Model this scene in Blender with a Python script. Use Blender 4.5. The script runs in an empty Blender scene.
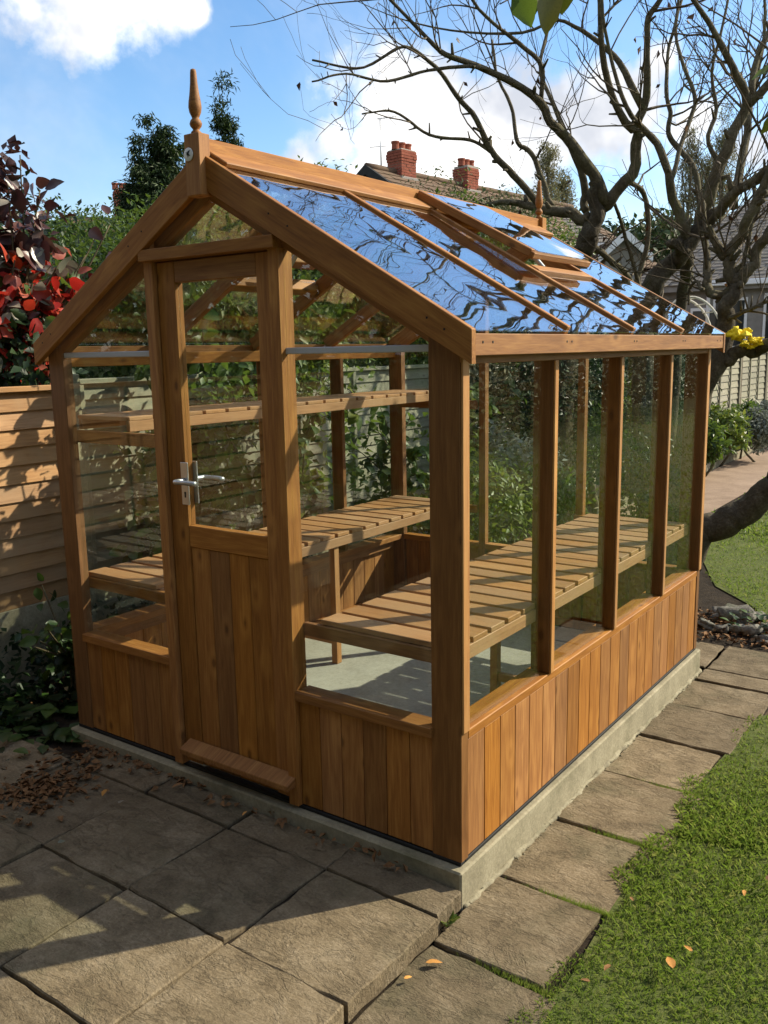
import bpy, bmesh, math, random
import numpy as np
from mathutils import Matrix, Vector

S = bpy.context.scene
COL = S.collection
RNG = np.random.default_rng(11)
random.seed(5)

# ------------------------------------------------------------------ camera
CAM = np.array([1.3549, -2.2860, 1.6557])
F_PX = 887.6
RIGHT = np.array([0.81317806, 0.58172289, -0.01843689])
UP = np.array([-0.08923351, 0.15591561, 0.98373152])
FWD = np.array([-0.57513375, 0.7983037, -0.17869633])
cam_data = bpy.data.cameras.new('camera')
cam = bpy.data.objects.new('camera', cam_data)
COL.objects.link(cam)
m = Matrix.Identity(4)
for i in range(3):
    m[i][0] = RIGHT[i]; m[i][1] = UP[i]; m[i][2] = -FWD[i]; m[i][3] = CAM[i]
cam.matrix_world = m
cam_data.sensor_fit = 'VERTICAL'
cam_data.sensor_height = 24.0
cam_data.lens = 24.0 * F_PX / 1024.0
cam_data.clip_start = 0.05
cam_data.clip_end = 3000
S.camera = cam


def U(px, py, d):
    """a point of the place: seen at px, py in the photograph, d metres in front of the camera"""
    return Vector(CAM + d * (FWD + (px - 384) / F_PX * RIGHT - (py - 512) / F_PX * UP))


# ------------------------------------------------------------------ light
SUN_EL = math.radians(35)
SUN_AZ = math.atan2(0.6, 0.8)          # from +Y towards +X
sd = Vector((math.sin(SUN_AZ) * math.cos(SUN_EL), math.cos(SUN_AZ) * math.cos(SUN_EL), math.sin(SUN_EL)))
sun_d = bpy.data.lights.new('sun', 'SUN')
sun_d.energy = 5.0
sun_d.angle = math.radians(0.55)
sun_d.color = (1.0, 0.90, 0.70)
sun = bpy.data.objects.new('sun', sun_d)
COL.objects.link(sun)
sun.rotation_euler = sd.to_track_quat('Z', 'Y').to_euler()
sun.location = sd * 60

W = bpy.data.worlds.new('World')
S.world = W
W.use_nodes = True
wn, wl = W.node_tree.nodes, W.node_tree.links
wn.clear()


class G:
    """tiny node-graph helper"""
    def __init__(s, nt): s.nt = nt; s.n = nt.nodes; s.l = nt.links
    def node(s, t, **kw):
        o = s.n.new(t)
        for k, v in kw.items(): setattr(o, k, v)
        return o
    def put(s, sock, v):
        if isinstance(v, bpy.types.NodeSocket): s.l.new(v, sock)
        elif v is not None: sock.default_value = v
    def math(s, op, a, b=None, c=None, clamp=False):
        o = s.node('ShaderNodeMath', operation=op, use_clamp=clamp)
        for i, v in enumerate((a, b, c)):
            if v is not None: s.put(o.inputs[i], v)
        return o.outputs[0]
    def vmath(s, op, a, b=None):
        o = s.node('ShaderNodeVectorMath', operation=op)
        s.put(o.inputs[0], a)
        if b is not None: s.put(o.inputs[1], b)
        return o.outputs['Value'] if op in ('DISTANCE', 'LENGTH', 'DOT_PRODUCT') else o.outputs[0]
    def ramp(s, fac, stops, interp='LINEAR'):
        o = s.node('ShaderNodeValToRGB'); o.color_ramp.interpolation = interp
        e = o.color_ramp.elements
        while len(e) < len(stops): e.new(0.5)
        for q, (p, c) in zip(e, stops):
            q.position = p; q.color = (c, c, c, 1) if isinstance(c, (int, float)) else tuple(c) + ((1,) if len(c) == 3 else ())
        s.put(o.inputs[0], fac)
        return o.outputs[0]
    def smooth(s, v, a, b, lo=0., hi=1.):
        o = s.node('ShaderNodeMapRange', interpolation_type='SMOOTHSTEP')
        s.put(o.inputs[0], v); s.put(o.inputs[1], a); s.put(o.inputs[2], b); s.put(o.inputs[3], lo); s.put(o.inputs[4], hi)
        return o.outputs[0]
    def mix(s, f, a, b, mode='MIX'):
        o = s.node('ShaderNodeMix', data_type='RGBA', blend_type=mode)
        s.put(o.inputs[0], f)
        for i, v in ((6, a), (7, b)):
            if isinstance(v, tuple) and len(v) == 3: v = v + (1,)
            s.put(o.inputs[i], v)
        return o.outputs[2]
    def noise(s, vec, scale, detail=4, rough=.5, dist=0., out='Fac'):
        o = s.node('ShaderNodeTexNoise')
        s.put(o.inputs['Vector'], vec); s.put(o.inputs['Scale'], scale)
        o.inputs['Detail'].default_value = detail; o.inputs['Roughness'].default_value = rough; o.inputs['Distortion'].default_value = dist
        return o.outputs[out]
    def mapping(s, vec, scale=(1, 1, 1), loc=(0, 0, 0)):
        o = s.node('ShaderNodeMapping')
        s.put(o.inputs[0], vec); s.put(o.inputs['Scale'], scale); s.put(o.inputs['Location'], loc)
        return o.outputs[0]


g = G(W.node_tree)
sky = g.node('ShaderNodeTexSky', sky_type='NISHITA')
sky.sun_disc = False
sky.sun_elevation = SUN_EL
sky.sun_rotation = SUN_AZ
sky.air_density = 1.0; sky.dust_density = 0.6; sky.ozone_density = 1.6
dirv = g.node('ShaderNodeTexCoord').outputs['Generated']
lumps = [(300, 165, 34), (335, 138, 46), (375, 140, 56), (430, 125, 66), (490, 118, 64), (545, 118, 58), (600, 112, 46), (635, 110, 30),
         (420, 165, 46), (365, 172, 40), (480, 160, 36), (10, -34, 50), (70, -36, 58), (130, -28, 50), (178, -2, 24), (196, 12, 12), (30, 8, 14), (100, 14, 16), (702, 118, 30), (752, 150, 34), (660, 60, 20)]
acc = None
for (px, py, r) in lumps:
    v = Vector(FWD + (px - 384) / F_PX * RIGHT - (py - 512) / F_PX * UP).normalized()
    d = g.vmath('DISTANCE', dirv, tuple(v))
    q = g.math('SUBTRACT', 1.0, g.math('DIVIDE', d, r / F_PX * 0.92 * 1.25))
    acc = q if acc is None else g.math('SMOOTH_MAX', acc, q, 0.22)
n1 = g.noise(dirv, 9, 7, .58)
n2 = g.noise(dirv, 2.1, 5, .55)
near = g.math('ADD', acc, g.math('MULTIPLY', g.math('SUBTRACT', n1, .5), 3.0))
a1 = g.smooth(near, -0.10, 0.62)
sep = g.node('ShaderNodeSeparateXYZ'); g.put(sep.inputs[0], dirv)
behind = g.vmath('DOT_PRODUCT', dirv, tuple(FWD))
far_m = g.smooth(behind, .62, .45)      # beyond the frame the same broken cloud goes on
a2 = g.math('MULTIPLY', g.smooth(n2, .43, .56), far_m)
cov = g.math('MAXIMUM', a1, a2, clamp=True)
veil = g.math('MULTIPLY', g.smooth(g.noise(dirv, 3.2, 6, .62, .4), .42, .75), .30)
cov = g.math('MAXIMUM', cov, veil)
shade = g.smooth(g.noise(dirv, 5.5, 5, .6), .38, .66)
cl = g.mix(shade, (5.8, 6.1, 6.8), (12.0, 11.8, 11.5))
hsv = g.node('ShaderNodeHueSaturation')
hsv.inputs['Saturation'].default_value = 1.22; hsv.inputs['Value'].default_value = 1.74
g.put(hsv.inputs['Color'], sky.outputs[0])
col = g.mix(cov, hsv.outputs[0], cl)
bg = g.node('ShaderNodeBackground'); g.put(bg.inputs[0], col); bg.inputs[1].default_value = 0.085
wo = g.node('ShaderNodeOutputWorld'); wl.new(bg.outputs[0], wo.inputs[0])

S.view_settings.view_transform = 'Standard'
S.view_settings.look = 'None'
S.view_settings.exposure = 0.56
S.view_settings.gamma = 1.0
S.view_settings.use_curve_mapping = False
S.render.engine = 'CYCLES'
S.cycles.max_bounces = 10
S.cycles.transparent_max_bounces = 40
S.cycles.use_denoising = True
S.cycles.caustics_reflective = False
S.cycles.caustics_refractive = False

# ------------------------------------------------------------------ materials
MATS = {}


def new_mat(name):
    mt = bpy.data.materials.new(name); mt.use_nodes = True
    mt.node_tree.nodes.clear()
    gg = G(mt.node_tree)
    out = gg.node('ShaderNodeOutputMaterial')
    MATS[name] = mt
    return mt, gg, out


def principled(gg, out, col, rough=.6, bump=None, bstr=.3, bdist=.01, spec=.4, metal=0.):
    b = gg.node('ShaderNodeBsdfPrincipled')
    if isinstance(col, tuple) and len(col) == 3: col = col + (1,)
    gg.put(b.inputs['Base Color'], col); gg.put(b.inputs['Roughness'], rough)
    gg.put(b.inputs['Specular IOR Level'], spec); b.inputs['Metallic'].default_value = metal
    if bump is not None:
        bn = gg.node('ShaderNodeBump'); bn.inputs['Strength'].default_value = bstr; bn.inputs['Distance'].default_value = bdist
        gg.put(bn.inputs['Height'], bump); gg.l.new(bn.outputs[0], b.inputs['Normal'])
    gg.l.new(b.outputs[0], out.inputs[0])
    return b


def rndvec(gg, scale=(1, 1, 1), amount=37.):
    """object coordinates shifted by the object's own random number, so that each board has its own grain"""
    tc = gg.node('ShaderNodeTexCoord').outputs['Object']
    oi = gg.node('ShaderNodeObjectInfo').outputs['Random']
    off = gg.node('ShaderNodeCombineXYZ')
    gg.put(off.inputs[0], gg.math('MULTIPLY', oi, amount)); gg.put(off.inputs[1], gg.math('MULTIPLY', oi, amount * 1.7)); gg.put(off.inputs[2], gg.math('MULTIPLY', oi, amount * .6))
    v = gg.vmath('ADD', tc, off.outputs[0])
    return gg.mapping(v, scale), oi, v


def wood(name, dark, mid, light, grey=None, knots=True, rough=.62, var=.3):
    mt, gg, out = new_mat(name)
    v, oi, raw = rndvec(gg, (1.1, 14, 14))
    rings = gg.noise(v, 2.6, 5, .6, 1.4)
    fine = gg.noise(gg.mapping(raw, (9, 190, 190)), 1.0, 3, .6)
    f = gg.math('ADD', gg.math('MULTIPLY', rings, .66), gg.math('MULTIPLY', fine, .34))
    c = gg.ramp(f, [(.26, dark), (.5, mid), (.76, light)])
    if knots:
        vo = gg.node('ShaderNodeTexVoronoi', feature='F1')
        gg.put(vo.inputs['Vector'], gg.mapping(raw, (4.2, 8.5, 8.5))); vo.inputs['Scale'].default_value = 1.0
        k = gg.smooth(vo.outputs['Distance'], .10, .05)
        c = gg.mix(gg.math('MULTIPLY', k, .55), c, tuple(x * .30 for x in dark))
        halo = gg.math('MULTIPLY', gg.math('MULTIPLY', gg.smooth(vo.outputs['Distance'], .36, .18), gg.smooth(vo.outputs['Distance'], .09, .16)), .28)
        c = gg.mix(halo, c, tuple(min(1, x * 1.18) for x in light))
    if grey:
        w = gg.smooth(gg.noise(raw, 3.0, 5, .65), .38, .62)
        c = gg.mix(gg.math('MULTIPLY', w, .8), c, grey)
    h = gg.node('ShaderNodeHueSaturation')
    gg.put(h.inputs['Value'], gg.math('ADD', 1 - var / 2, gg.math('MULTIPLY', oi, var)))
    gg.put(h.inputs['Saturation'], gg.math('ADD', .94, gg.math('MULTIPLY', gg.math('FRACT', gg.math('MULTIPLY', oi, 7.3)), .12)))
    gg.put(h.inputs['Color'], c)
    principled(gg, out, h.outputs[0], rough, gg.math('ADD', f, gg.math('MULTIPLY', fine, .5)), .22, .002, .35)
    return mt


wood('timber', (.160, .057, .012), (.295, .122, .028), (.455, .222, .058), var=.42)
wood('timber_sunlit', (.27, .11, .030), (.42, .20, .058), (.54, .29, .09), var=.2)  # lighter copy of timber, sunlight put into the colour
wood('timber_shaded', (.10, .038, .009), (.185, .077, .018), (.28, .13, .037), var=.25)  # darker copy of timber, shade of posts and mullions put into the colour
wood('bench_timber', (.22, .105, .040), (.38, .185, .072), (.50, .270, .115), grey=(.38, .215, .10), knots=False)
wood('fence_brown', (.20, .098, .040), (.36, .195, .082), (.48, .285, .135), grey=(.36, .225, .115), var=.45)
wood('fence_grey', (.15, .135, .095), (.26, .238, .175), (.36, .335, .255), grey=(.22, .215, .145), var=.4)


def speckle(name, stops, scale=6, fine=60, bstr=.4, bdist=.01, rough=.9, moss=None, crack=False, var=.2, spec=.25):
    mt, gg, out = new_mat(name)
    v, oi, raw = rndvec(gg)
    a = gg.noise(raw, scale, 8, .62, .3)
    b = gg.noise(raw, fine, 5, .65)
    d = gg.noise(gg.mapping(raw, (1, 2.4, 1)), scale * 2.6, 8, .72, .5)
    f = gg.math('ADD', gg.math('MULTIPLY', a, .55), gg.math('MULTIPLY', b, .45))
    c = gg.ramp(f, stops)
    if moss:
        mk = gg.math('MULTIPLY', gg.smooth(gg.noise(raw, 2.6, 6, .7), .5, .7), moss[1])
        c = gg.mix(mk, c, moss[0])
    hh = gg.math('ADD', gg.math('MULTIPLY', d, .7), gg.math('MULTIPLY', b, .25))
    if crack:
        ridge = gg.math('ABSOLUTE', gg.math('SUBTRACT', gg.noise(gg.mapping(raw, (1, 1.8, 1)), 4.5, 7, .68, .35), .5))
        hh = gg.math('ADD', hh, gg.math('MULTIPLY', gg.smooth(ridge, .0, .03), .16))
        c = gg.mix(gg.math('MULTIPLY', gg.smooth(ridge, .016, .0), .22), c, (.05, .042, .03))
    h = gg.node('ShaderNodeHueSaturation')
    gg.put(h.inputs['Value'], gg.math('ADD', 1 - var / 2, gg.math('MULTIPLY', oi, var)))
    gg.put(h.inputs['Color'], c)
    principled(gg, out, h.outputs[0], rough, hh, bstr, bdist, spec)
    return mt


speckle('slab', [(.30, (.095, .070, .040)), (.5, (.190, .146, .088)), (.7, (.31, .25, .165))], 7, 110, 1.0, .013, .9, ((.105, .095, .052), .6), crack=True, var=.42)
speckle('concrete', [(.3, (.165, .145, .098)), (.5, (.275, .245, .165)), (.72, (.42, .38, .27))], 6, 70, .6, .008, .9, ((.115, .11, .062), .65))
speckle('floor_concrete', [(.3, (.25, .24, .20)), (.5, (.36, .35, .30)), (.72, (.46, .45, .39))], 4, 60, .4, .005, .8)
speckle('soil', [(.3, (.016, .011, .007)), (.5, (.034, .024, .015)), (.7, (.07, .05, .03))], 12, 60, 1.0, .03, 1.0)
speckle('lawn_soil', [(.3, (.055, .07, .016)), (.5, (.09, .115, .028)), (.7, (.15, .15, .05))], 6, 50, .8, .02, 1.0)
speckle('ground_soil', [(.3, (.03, .045, .012)), (.5, (.055, .075, .02)), (.7, (.09, .09, .035))], 2, 25, .6, .03, 1.0)
speckle('bark', [(.28, (.05, .040, .026)), (.5, (.14, .12, .078)), (.72, (.27, .24, .17))], 11, 60, 1.0, .03, .95, ((.16, .17, .07), .6))
speckle('bark_dark', [(.3, (.036, .028, .019)), (.5, (.082, .067, .045)), (.72, (.17, .15, .105))], 10, 55, 1.0, .03, .95, ((.10, .11, .045), .5))
speckle('twig_bark', [(.3, (.06, .046, .032)), (.5, (.12, .095, .065)), (.7, (.18, .145, .10))], 12, 50, .4, .004, .9, ((.11, .11, .05), .4))
speckle('stem_bark', [(.3, (.05, .04, .02)), (.5, (.10, .08, .045)), (.7, (.17, .14, .08))], 15, 50, .4, .004, .9)
speckle('rock', [(.3, (.09, .085, .075)), (.5, (.20, .19, .165)), (.7, (.34, .32, .27))], 8, 50, .9, .02, .95, ((.08, .10, .04), .6), crack=True)
speckle('red_path', [(.3, (.17, .115, .078)), (.5, (.25, .178, .125)), (.7, (.34, .25, .18))], 4, 50, .5, .01)
speckle('render_grey', [(.3, (.19, .175, .16)), (.5, (.26, .245, .225)), (.7, (.34, .32, .30))], 3, 90, .5, .01)
speckle('render_cream', [(.3, (.55, .50, .40)), (.5, (.66, .61, .50)), (.7, (.72, .68, .58))], 2, 60, .2, .005)
speckle('white_paint', [(.3, (.70, .71, .72)), (.5, (.78, .79, .80)), (.7, (.82, .83, .84))], 2, 20, .05, .002, .45, var=.05)
speckle('grey_tile', [(.3, (.13, .115, .10)), (.5, (.20, .18, .16)), (.7, (.28, .255, .225))], 3, 30, .4, .01, .85, ((.14, .14, .08), .4), var=.25)
speckle('brown_tile', [(.3, (.085, .052, .033)), (.5, (.13, .085, .055)), (.7, (.19, .125, .085))], 3, 30, .4, .01, .85, ((.13, .12, .06), .5), var=.3)
speckle('brick_red', [(.3, (.17, .048, .030)), (.5, (.28, .080, .048)), (.7, (.38, .13, .08))], 6, 40, .4, .005, .9, var=.4)
speckle('mortar', [(.3, (.25, .22, .19)), (.5, (.35, .32, .28)), (.7, (.42, .39, .35))], 6, 40, .4, .005)
speckle('terracotta', [(.3, (.20, .055, .035)), (.5, (.29, .09, .055)), (.7, (.36, .13, .08))], 5, 30, .3, .005)
speckle('dark_paint', [(.3, (.012, .012, .012)), (.5, (.018, .018, .018)), (.7, (.03, .03, .03))], 6, 40, .2, .004, .7)
speckle('yellow_cloth', [(.3, (.70, .48, .01)), (.5, (.84, .63, .02)), (.7, (.90, .72, .06))], 14, 60, .6, .01, .7)
speckle('fallen', [(.3, (.10, .045, .018)), (.5, (.20, .10, .04)), (.7, (.33, .19, .08))], 18, 60, .4, .004, .8, var=.8)
speckle('fallen_orange', [(.3, (.42, .17, .03)), (.5, (.55, .26, .06)), (.7, (.62, .36, .12))], 25, 60, .4, .004, .7, var=.4)

mt, gg, out = new_mat('aluminium')
principled(gg, out, (.50, .51, .52), .45, gg.noise(gg.node('ShaderNodeTexCoord').outputs['Object'], 90, 3), .08, .001, .5, .9)
mt, gg, out = new_mat('plastic_strip')
principled(gg, out, (.46, .49, .56), .3, None, spec=.5)
mt, gg, out = new_mat('dark_glass')
principled(gg, out, (.02, .025, .03), .08, gg.noise(gg.node('ShaderNodeTexCoord').outputs['Object'], 3, 2), .05, .01, .6)


def glass(name, tint, wave, scale=7., stretch=(1, 1, 1), refl=1.):
    mt, gg, out = new_mat(name)
    geo = gg.node('ShaderNodeNewGeometry')
    v, oi, raw = rndvec(gg, stretch)
    nz = gg.noise(v, scale, .4, .4, .3)
    bn = gg.node('ShaderNodeBump'); bn.inputs['Strength'].default_value = 1.0; bn.inputs['Distance'].default_value = wave
    gg.put(bn.inputs['Height'], nz)
    ior = gg.math('ADD', 1.5, gg.math('MULTIPLY', geo.outputs['Backfacing'], 1 / 1.5 - 1.5))
    fr = gg.node('ShaderNodeFresnel'); gg.put(fr.inputs['IOR'], ior)
    tr = gg.node('ShaderNodeBsdfTransparent'); tr.inputs[0].default_value = tint + (1,)
    gl = gg.node('ShaderNodeBsdfGlossy'); gl.inputs['Roughness'].default_value = 0.0; gl.inputs['Color'].default_value = (.97, .98, 1, 1)
    gg.l.new(bn.outputs[0], gl.inputs['Normal'])
    mx = gg.node('ShaderNodeMixShader')
    gg.put(mx.inputs[0], gg.math('MULTIPLY', fr.outputs[0], refl, clamp=True)); gg.l.new(tr.outputs[0], mx.inputs[1]); gg.l.new(gl.outputs[0], mx.inputs[2])
    gg.l.new(mx.outputs[0], out.inputs[0])


glass('roof_glass', (.955, .98, .965), .0019, 5.2, (1, 1, 1), refl=1.6)
glass('wall_glass', (.955, .98, .962), .00018, 3.0, refl=.65)


def leafmat(name, cols, trans=.35, rough=.45, spec=.4):
    mt, gg, out = new_mat(name)
    geo = gg.node('ShaderNodeNewGeometry')
    oi = gg.node('ShaderNodeObjectInfo').outputs['Random']
    r = gg.math('FRACT', gg.math('ADD', geo.outputs['Random Per Island'], oi))
    n = len(cols)
    c = gg.ramp(r, [((i + .5) / n, k) for i, k in enumerate(cols)])
    v = gg.node('ShaderNodeTexCoord').outputs['Object']
    c = gg.mix(gg.math('MULTIPLY', gg.smooth(gg.noise(v, 22, 4, .6), .5, .75), .4), c, tuple(x * .5 for x in cols[0]))
    b = gg.node('ShaderNodeBsdfPrincipled'); gg.put(b.inputs['Base Color'], c)
    b.inputs['Roughness'].default_value = rough; b.inputs['Specular IOR Level'].default_value = spec
    t = gg.node('ShaderNodeBsdfTranslucent')
    gg.put(t.inputs[0], gg.mix(.5, c, (.16, .20, .02), 'ADD') if trans > .3 and 'red' not in name else c)
    mx = gg.node('ShaderNodeMixShader'); mx.inputs[0].default_value = trans
    gg.l.new(b.outputs[0], mx.inputs[1]); gg.l.new(t.outputs[0], mx.inputs[2])
    gg.l.new(mx.outputs[0], out.inputs[0])


leafmat('leaf_green', [(.030, .065, .012), (.050, .105, .018), (.080, .140, .024), (.060, .11, .03)])
leafmat('leaf_lime', [(.065, .11, .018), (.10, .16, .025), (.14, .19, .032), (.17, .19, .04)])
leafmat('leaf_dark', [(.012, .028, .009), (.020, .045, .012), (.032, .065, .018)], .2)
leafmat('leaf_conifer', [(.022, .045, .014), (.038, .070, .018), (.060, .100, .024)], .15, .6)
leafmat('leaf_olive', [(.075, .090, .030), (.11, .125, .045), (.15, .155, .065)], .3, .6)
leafmat('leaf_red', [(.32, .018, .014), (.52, .030, .020), (.62, .08, .03), (.17, .014, .016), (.50, .13, .08)], .38)
leafmat('leaf_poplar', [(.16, .16, .07), (.21, .205, .10), (.26, .24, .13)], .3, .7)
leafmat('leaf_purple', [(.045, .016, .018), (.075, .026, .024), (.11, .040, .030), (.06, .035, .030)], .22, .35, .5)
leafmat('leaf_pale', [(.16, .17, .12), (.23, .22, .16), (.30, .26, .20)], .2)
leafmat('leaf_silver', [(.13, .15, .12), (.19, .21, .17), (.25, .27, .23)], .2, .7)
leafmat('leaf_yellow', [(.10, .12, .015), (.16, .15, .022), (.09, .115, .016)], .22)
leafmat('leaf_brown', [(.045, .020, .010), (.08, .035, .015), (.12, .055, .02)], .2, .6)
leafmat('grass_blade', [(.085, .145, .022), (.12, .20, .030), (.15, .235, .038), (.25, .25, .085), (.10, .17, .028), (.15, .21, .045)], .42, .5, .3)

# ------------------------------------------------------------------ object helpers
WM = {}          # world matrices by object name


def link(o, parent=None, M=None):
    COL.objects.link(o)
    M = M if M is not None else Matrix.Identity(4)
    WM[o.name] = M
    if parent is not None:
        o.parent = parent
        o.matrix_basis = WM[parent.name].inverted() @ M
    else:
        o.matrix_basis = M
    return o


def tag(o, label=None, cat=None, group=None, kind=None):
    if label: o['label'] = label
    if cat: o['category'] = cat
    if group: o['group'] = group
    if kind: o['kind'] = kind
    return o


def empty(name, loc, label, cat, group=None):
    o = bpy.data.objects.new(name, None); o.empty_display_size = .1
    return tag(link(o, None, Matrix.Translation(Vector(loc))), label, cat, group)


def mesh_obj(name, verts, faces, mat, parent=None, M=None, smooth=False):
    me = bpy.data.meshes.new(name)
    me.from_pydata([tuple(v) for v in verts], [], faces)
    me.validate()
    me.materials.append(MATS[mat])
    if smooth:
        me.polygons.foreach_set('use_smooth', [True] * len(me.polygons))
    return link(bpy.data.objects.new(name, me), parent, M)


def np_obj(name, V, T, mat, parent=None, M=None, smooth=False):
    """triangles from numpy arrays"""
    me = bpy.data.meshes.new(name)
    V = np.ascontiguousarray(V, np.float32); T = np.ascontiguousarray(T, np.int32)
    k = T.shape[1]
    me.vertices.add(len(V)); me.vertices.foreach_set('co', V.ravel())
    me.loops.add(T.size); me.loops.foreach_set('vertex_index', T.ravel())
    me.polygons.add(len(T)); me.polygons.foreach_set('loop_start', np.arange(0, T.size, k, dtype=np.int32))
    me.polygons.foreach_set('loop_total', np.full(len(T), k, np.int32))
    if smooth: me.polygons.foreach_set('use_smooth', np.ones(len(T), bool))
    me.update(calc_edges=True)
    me.materials.append(MATS[mat])
    return link(bpy.data.objects.new(name, me), parent, M)


_box = {}


def box_mesh(L, w, h, mat, bev):
    key = (round(L, 4), round(w, 4), round(h, 4), mat, bev)
    if key not in _box:
        bm = bmesh.new()
        bmesh.ops.create_cube(bm, size=1)
        for v in bm.verts: v.co = Vector((v.co.x * L, v.co.y * w, v.co.z * h))
        if bev: bmesh.ops.bevel(bm, geom=bm.edges[:], offset=min(bev, min(L, w, h) * .3), segments=1, affect='EDGES')
        me = bpy.data.meshes.new('board'); bm.to_mesh(me); bm.free()
        me.materials.append(MATS[mat]); _box[key] = me
    return _box[key]


def bar(name, p0, p1, w, h, mat, parent=None, up=(0, 0, 1), bev=.003):
    """board from p0 to p1: w across, h along up"""
    p0, p1, up = Vector(p0), Vector(p1), Vector(up)
    x = (p1 - p0); L = x.length; x.normalize()
    y = up.cross(x).normalized(); z = x.cross(y)
    c = (p0 + p1) / 2
    M = Matrix(((x.x, y.x, z.x, c.x), (x.y, y.y, z.y, c.y), (x.z, y.z, z.z, c.z), (0, 0, 0, 1)))
    return link(bpy.data.objects.new(name, box_mesh(L, w, h, mat, bev)), parent, M)


def bbox(name, lo, hi, mat, parent=None, bev=.003, axis=None):
    """axis-aligned board between two corners, grain along its longest side"""
    lo, hi = Vector(lo), Vector(hi)
    d = hi - lo; c = (lo + hi) / 2
    a = axis if axis is not None else max(range(3), key=lambda i: d[i])
    e = Vector((0, 0, 0)); e[a] = d[a] / 2
    if a == 2: return bar(name, c - e, c + e, d[0], d[1], mat, parent, (0, 1, 0), bev)
    return bar(name, c - e, c + e, d[1 - a], d[2], mat, parent, (0, 0, 1), bev)


def prism(name, poly, axis, a, b, mat, parent=None, bev=.002):
    """polygon in the plane across `axis` ('x' or 'y') extruded from a to b; grain along its longest edge"""
    pts = [Vector((q[0], a, q[1])) if axis == 'y' else Vector((a, q[0], q[1])) for q in poly]
    ext = Vector((0, b - a, 0)) if axis == 'y' else Vector((b - a, 0, 0))
    n = len(pts)
    i = max(range(n), key=lambda k: (pts[(k + 1) % n] - pts[k]).length)
    x = (pts[(i + 1) % n] - pts[i]).normalized(); y = ext.normalized(); z = x.cross(y)
    c = sum(pts, Vector()) / n
    M = Matrix(((x.x, y.x, z.x, c.x), (x.y, y.y, z.y, c.y), (x.z, y.z, z.z, c.z), (0, 0, 0, 1)))
    Mi = M.inverted()
    bm = bmesh.new()
    v0 = [bm.verts.new(Mi @ q) for q in pts]; v1 = [bm.verts.new(Mi @ (q + ext)) for q in pts]
    bm.faces.new(v0); bm.faces.new(v1[::-1])
    for k in range(n): bm.faces.new((v0[k], v1[k], v1[(k + 1) % n], v0[(k + 1) % n]))
    bmesh.ops.recalc_face_normals(bm, faces=bm.faces[:])
    if bev: bmesh.ops.bevel(bm, geom=bm.edges[:], offset=bev, segments=1, affect='EDGES')
    me = bpy.data.meshes.new(name); bm.to_mesh(me); bm.free(); me.materials.append(MATS[mat])
    return link(bpy.data.objects.new(name, me), parent, M)


def lathe(name, prof, c, mat, parent=None, n=20, axis='z'):
    V, Fc = [], []
    for r, z in prof:
        for k in range(n):
            a = 2 * math.pi * k / n
            V.append((r * math.cos(a), r * math.sin(a), z))
    for i in range(len(prof) - 1):
        for k in range(n):
            Fc.append((i * n + k, i * n + (k + 1) % n, (i + 1) * n + (k + 1) % n, (i + 1) * n + k))
    Fc.append(tuple(range(n))[::-1]); Fc.append(tuple((len(prof) - 1) * n + k for k in range(n)))
    M = Matrix.Translation(Vector(c))
    if axis == 'y': M = M @ Matrix.Rotation(math.pi / 2, 4, 'X')
    return mesh_obj(name, V, Fc, mat, parent, M, True)


def spline(P, n):
    """Catmull-Rom through rows of P (any number of columns)"""
    P = np.asarray(P, float)
    if len(P) < 3:
        t = np.linspace(0, 1, n)[:, None]; return P[0] * (1 - t) + P[-1] * t
    Q = np.vstack([2 * P[0] - P[1], P, 2 * P[-1] - P[-2]])
    out = []
    ts = np.linspace(0, len(P) - 1 - 1e-6, n)
    for t in ts:
        i = int(t); u = t - i; a, b, c, d = Q[i:i + 4]
        out.append(.5 * ((2 * b) + (-a + c) * u + (2 * a - 5 * b + 4 * c - d) * u * u + (-a + 3 * b - 3 * c + d) * u ** 3))
    return np.array(out)


def tubes(name, paths, mat, parent=None, sides=7, lump=0., smooth=True, seed=0):
    """paths: list of (points Nx3, radii N) -> one mesh of tapered tubes"""
    rg = np.random.default_rng(seed)
    Vs, Ts, off = [], [], 0
    ang = np.linspace(0, 2 * np.pi, sides, endpoint=False)
    for P, R in paths:
        P = np.asarray(P, float); R = np.asarray(R, float); n = len(P)
        T = np.gradient(P, axis=0); T /= np.linalg.norm(T, axis=1)[:, None] + 1e-9
        ref = np.array([0.3, 0.9, 0.2]) if abs(T[0] @ np.array([.3, .9, .2])) < .85 else np.array([1., 0, 0])
        A = np.cross(T, ref); A /= np.linalg.norm(A, axis=1)[:, None] + 1e-9
        B = np.cross(T, A)
        rr = R[:, None] * (1 + lump * rg.normal(0, 1, (n, sides))) if lump else np.repeat(R[:, None], sides, 1)
        ring = P[:, None] + rr[..., None] * (np.cos(ang)[None, :, None] * A[:, None] + np.sin(ang)[None, :, None] * B[:, None])
        V = np.vstack([ring.reshape(-1, 3), P[:1], P[-1:]])
        i = np.arange(n - 1)[:, None] * sides; k = np.arange(sides)[None]; k2 = (k + 1) % sides
        q = np.stack([i + k, i + k2, i + sides + k2, i + sides + k], -1).reshape(-1, 4)
        t = np.vstack([q[:, [0, 1, 2]], q[:, [0, 2, 3]]])
        kk = np.arange(sides)
        c0 = np.stack([np.full(sides, n * sides), (kk + 1) % sides, kk], -1)
        c1 = np.stack([np.full(sides, n * sides + 1), (n - 1) * sides + kk, (n - 1) * sides + (kk + 1) % sides], -1)
        t = np.vstack([t, c0, c1])
        Vs.append(V); Ts.append(t + off); off += len(V)
    return np_obj(name, np.vstack(Vs), np.vstack(Ts), mat, parent, None, smooth)


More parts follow.
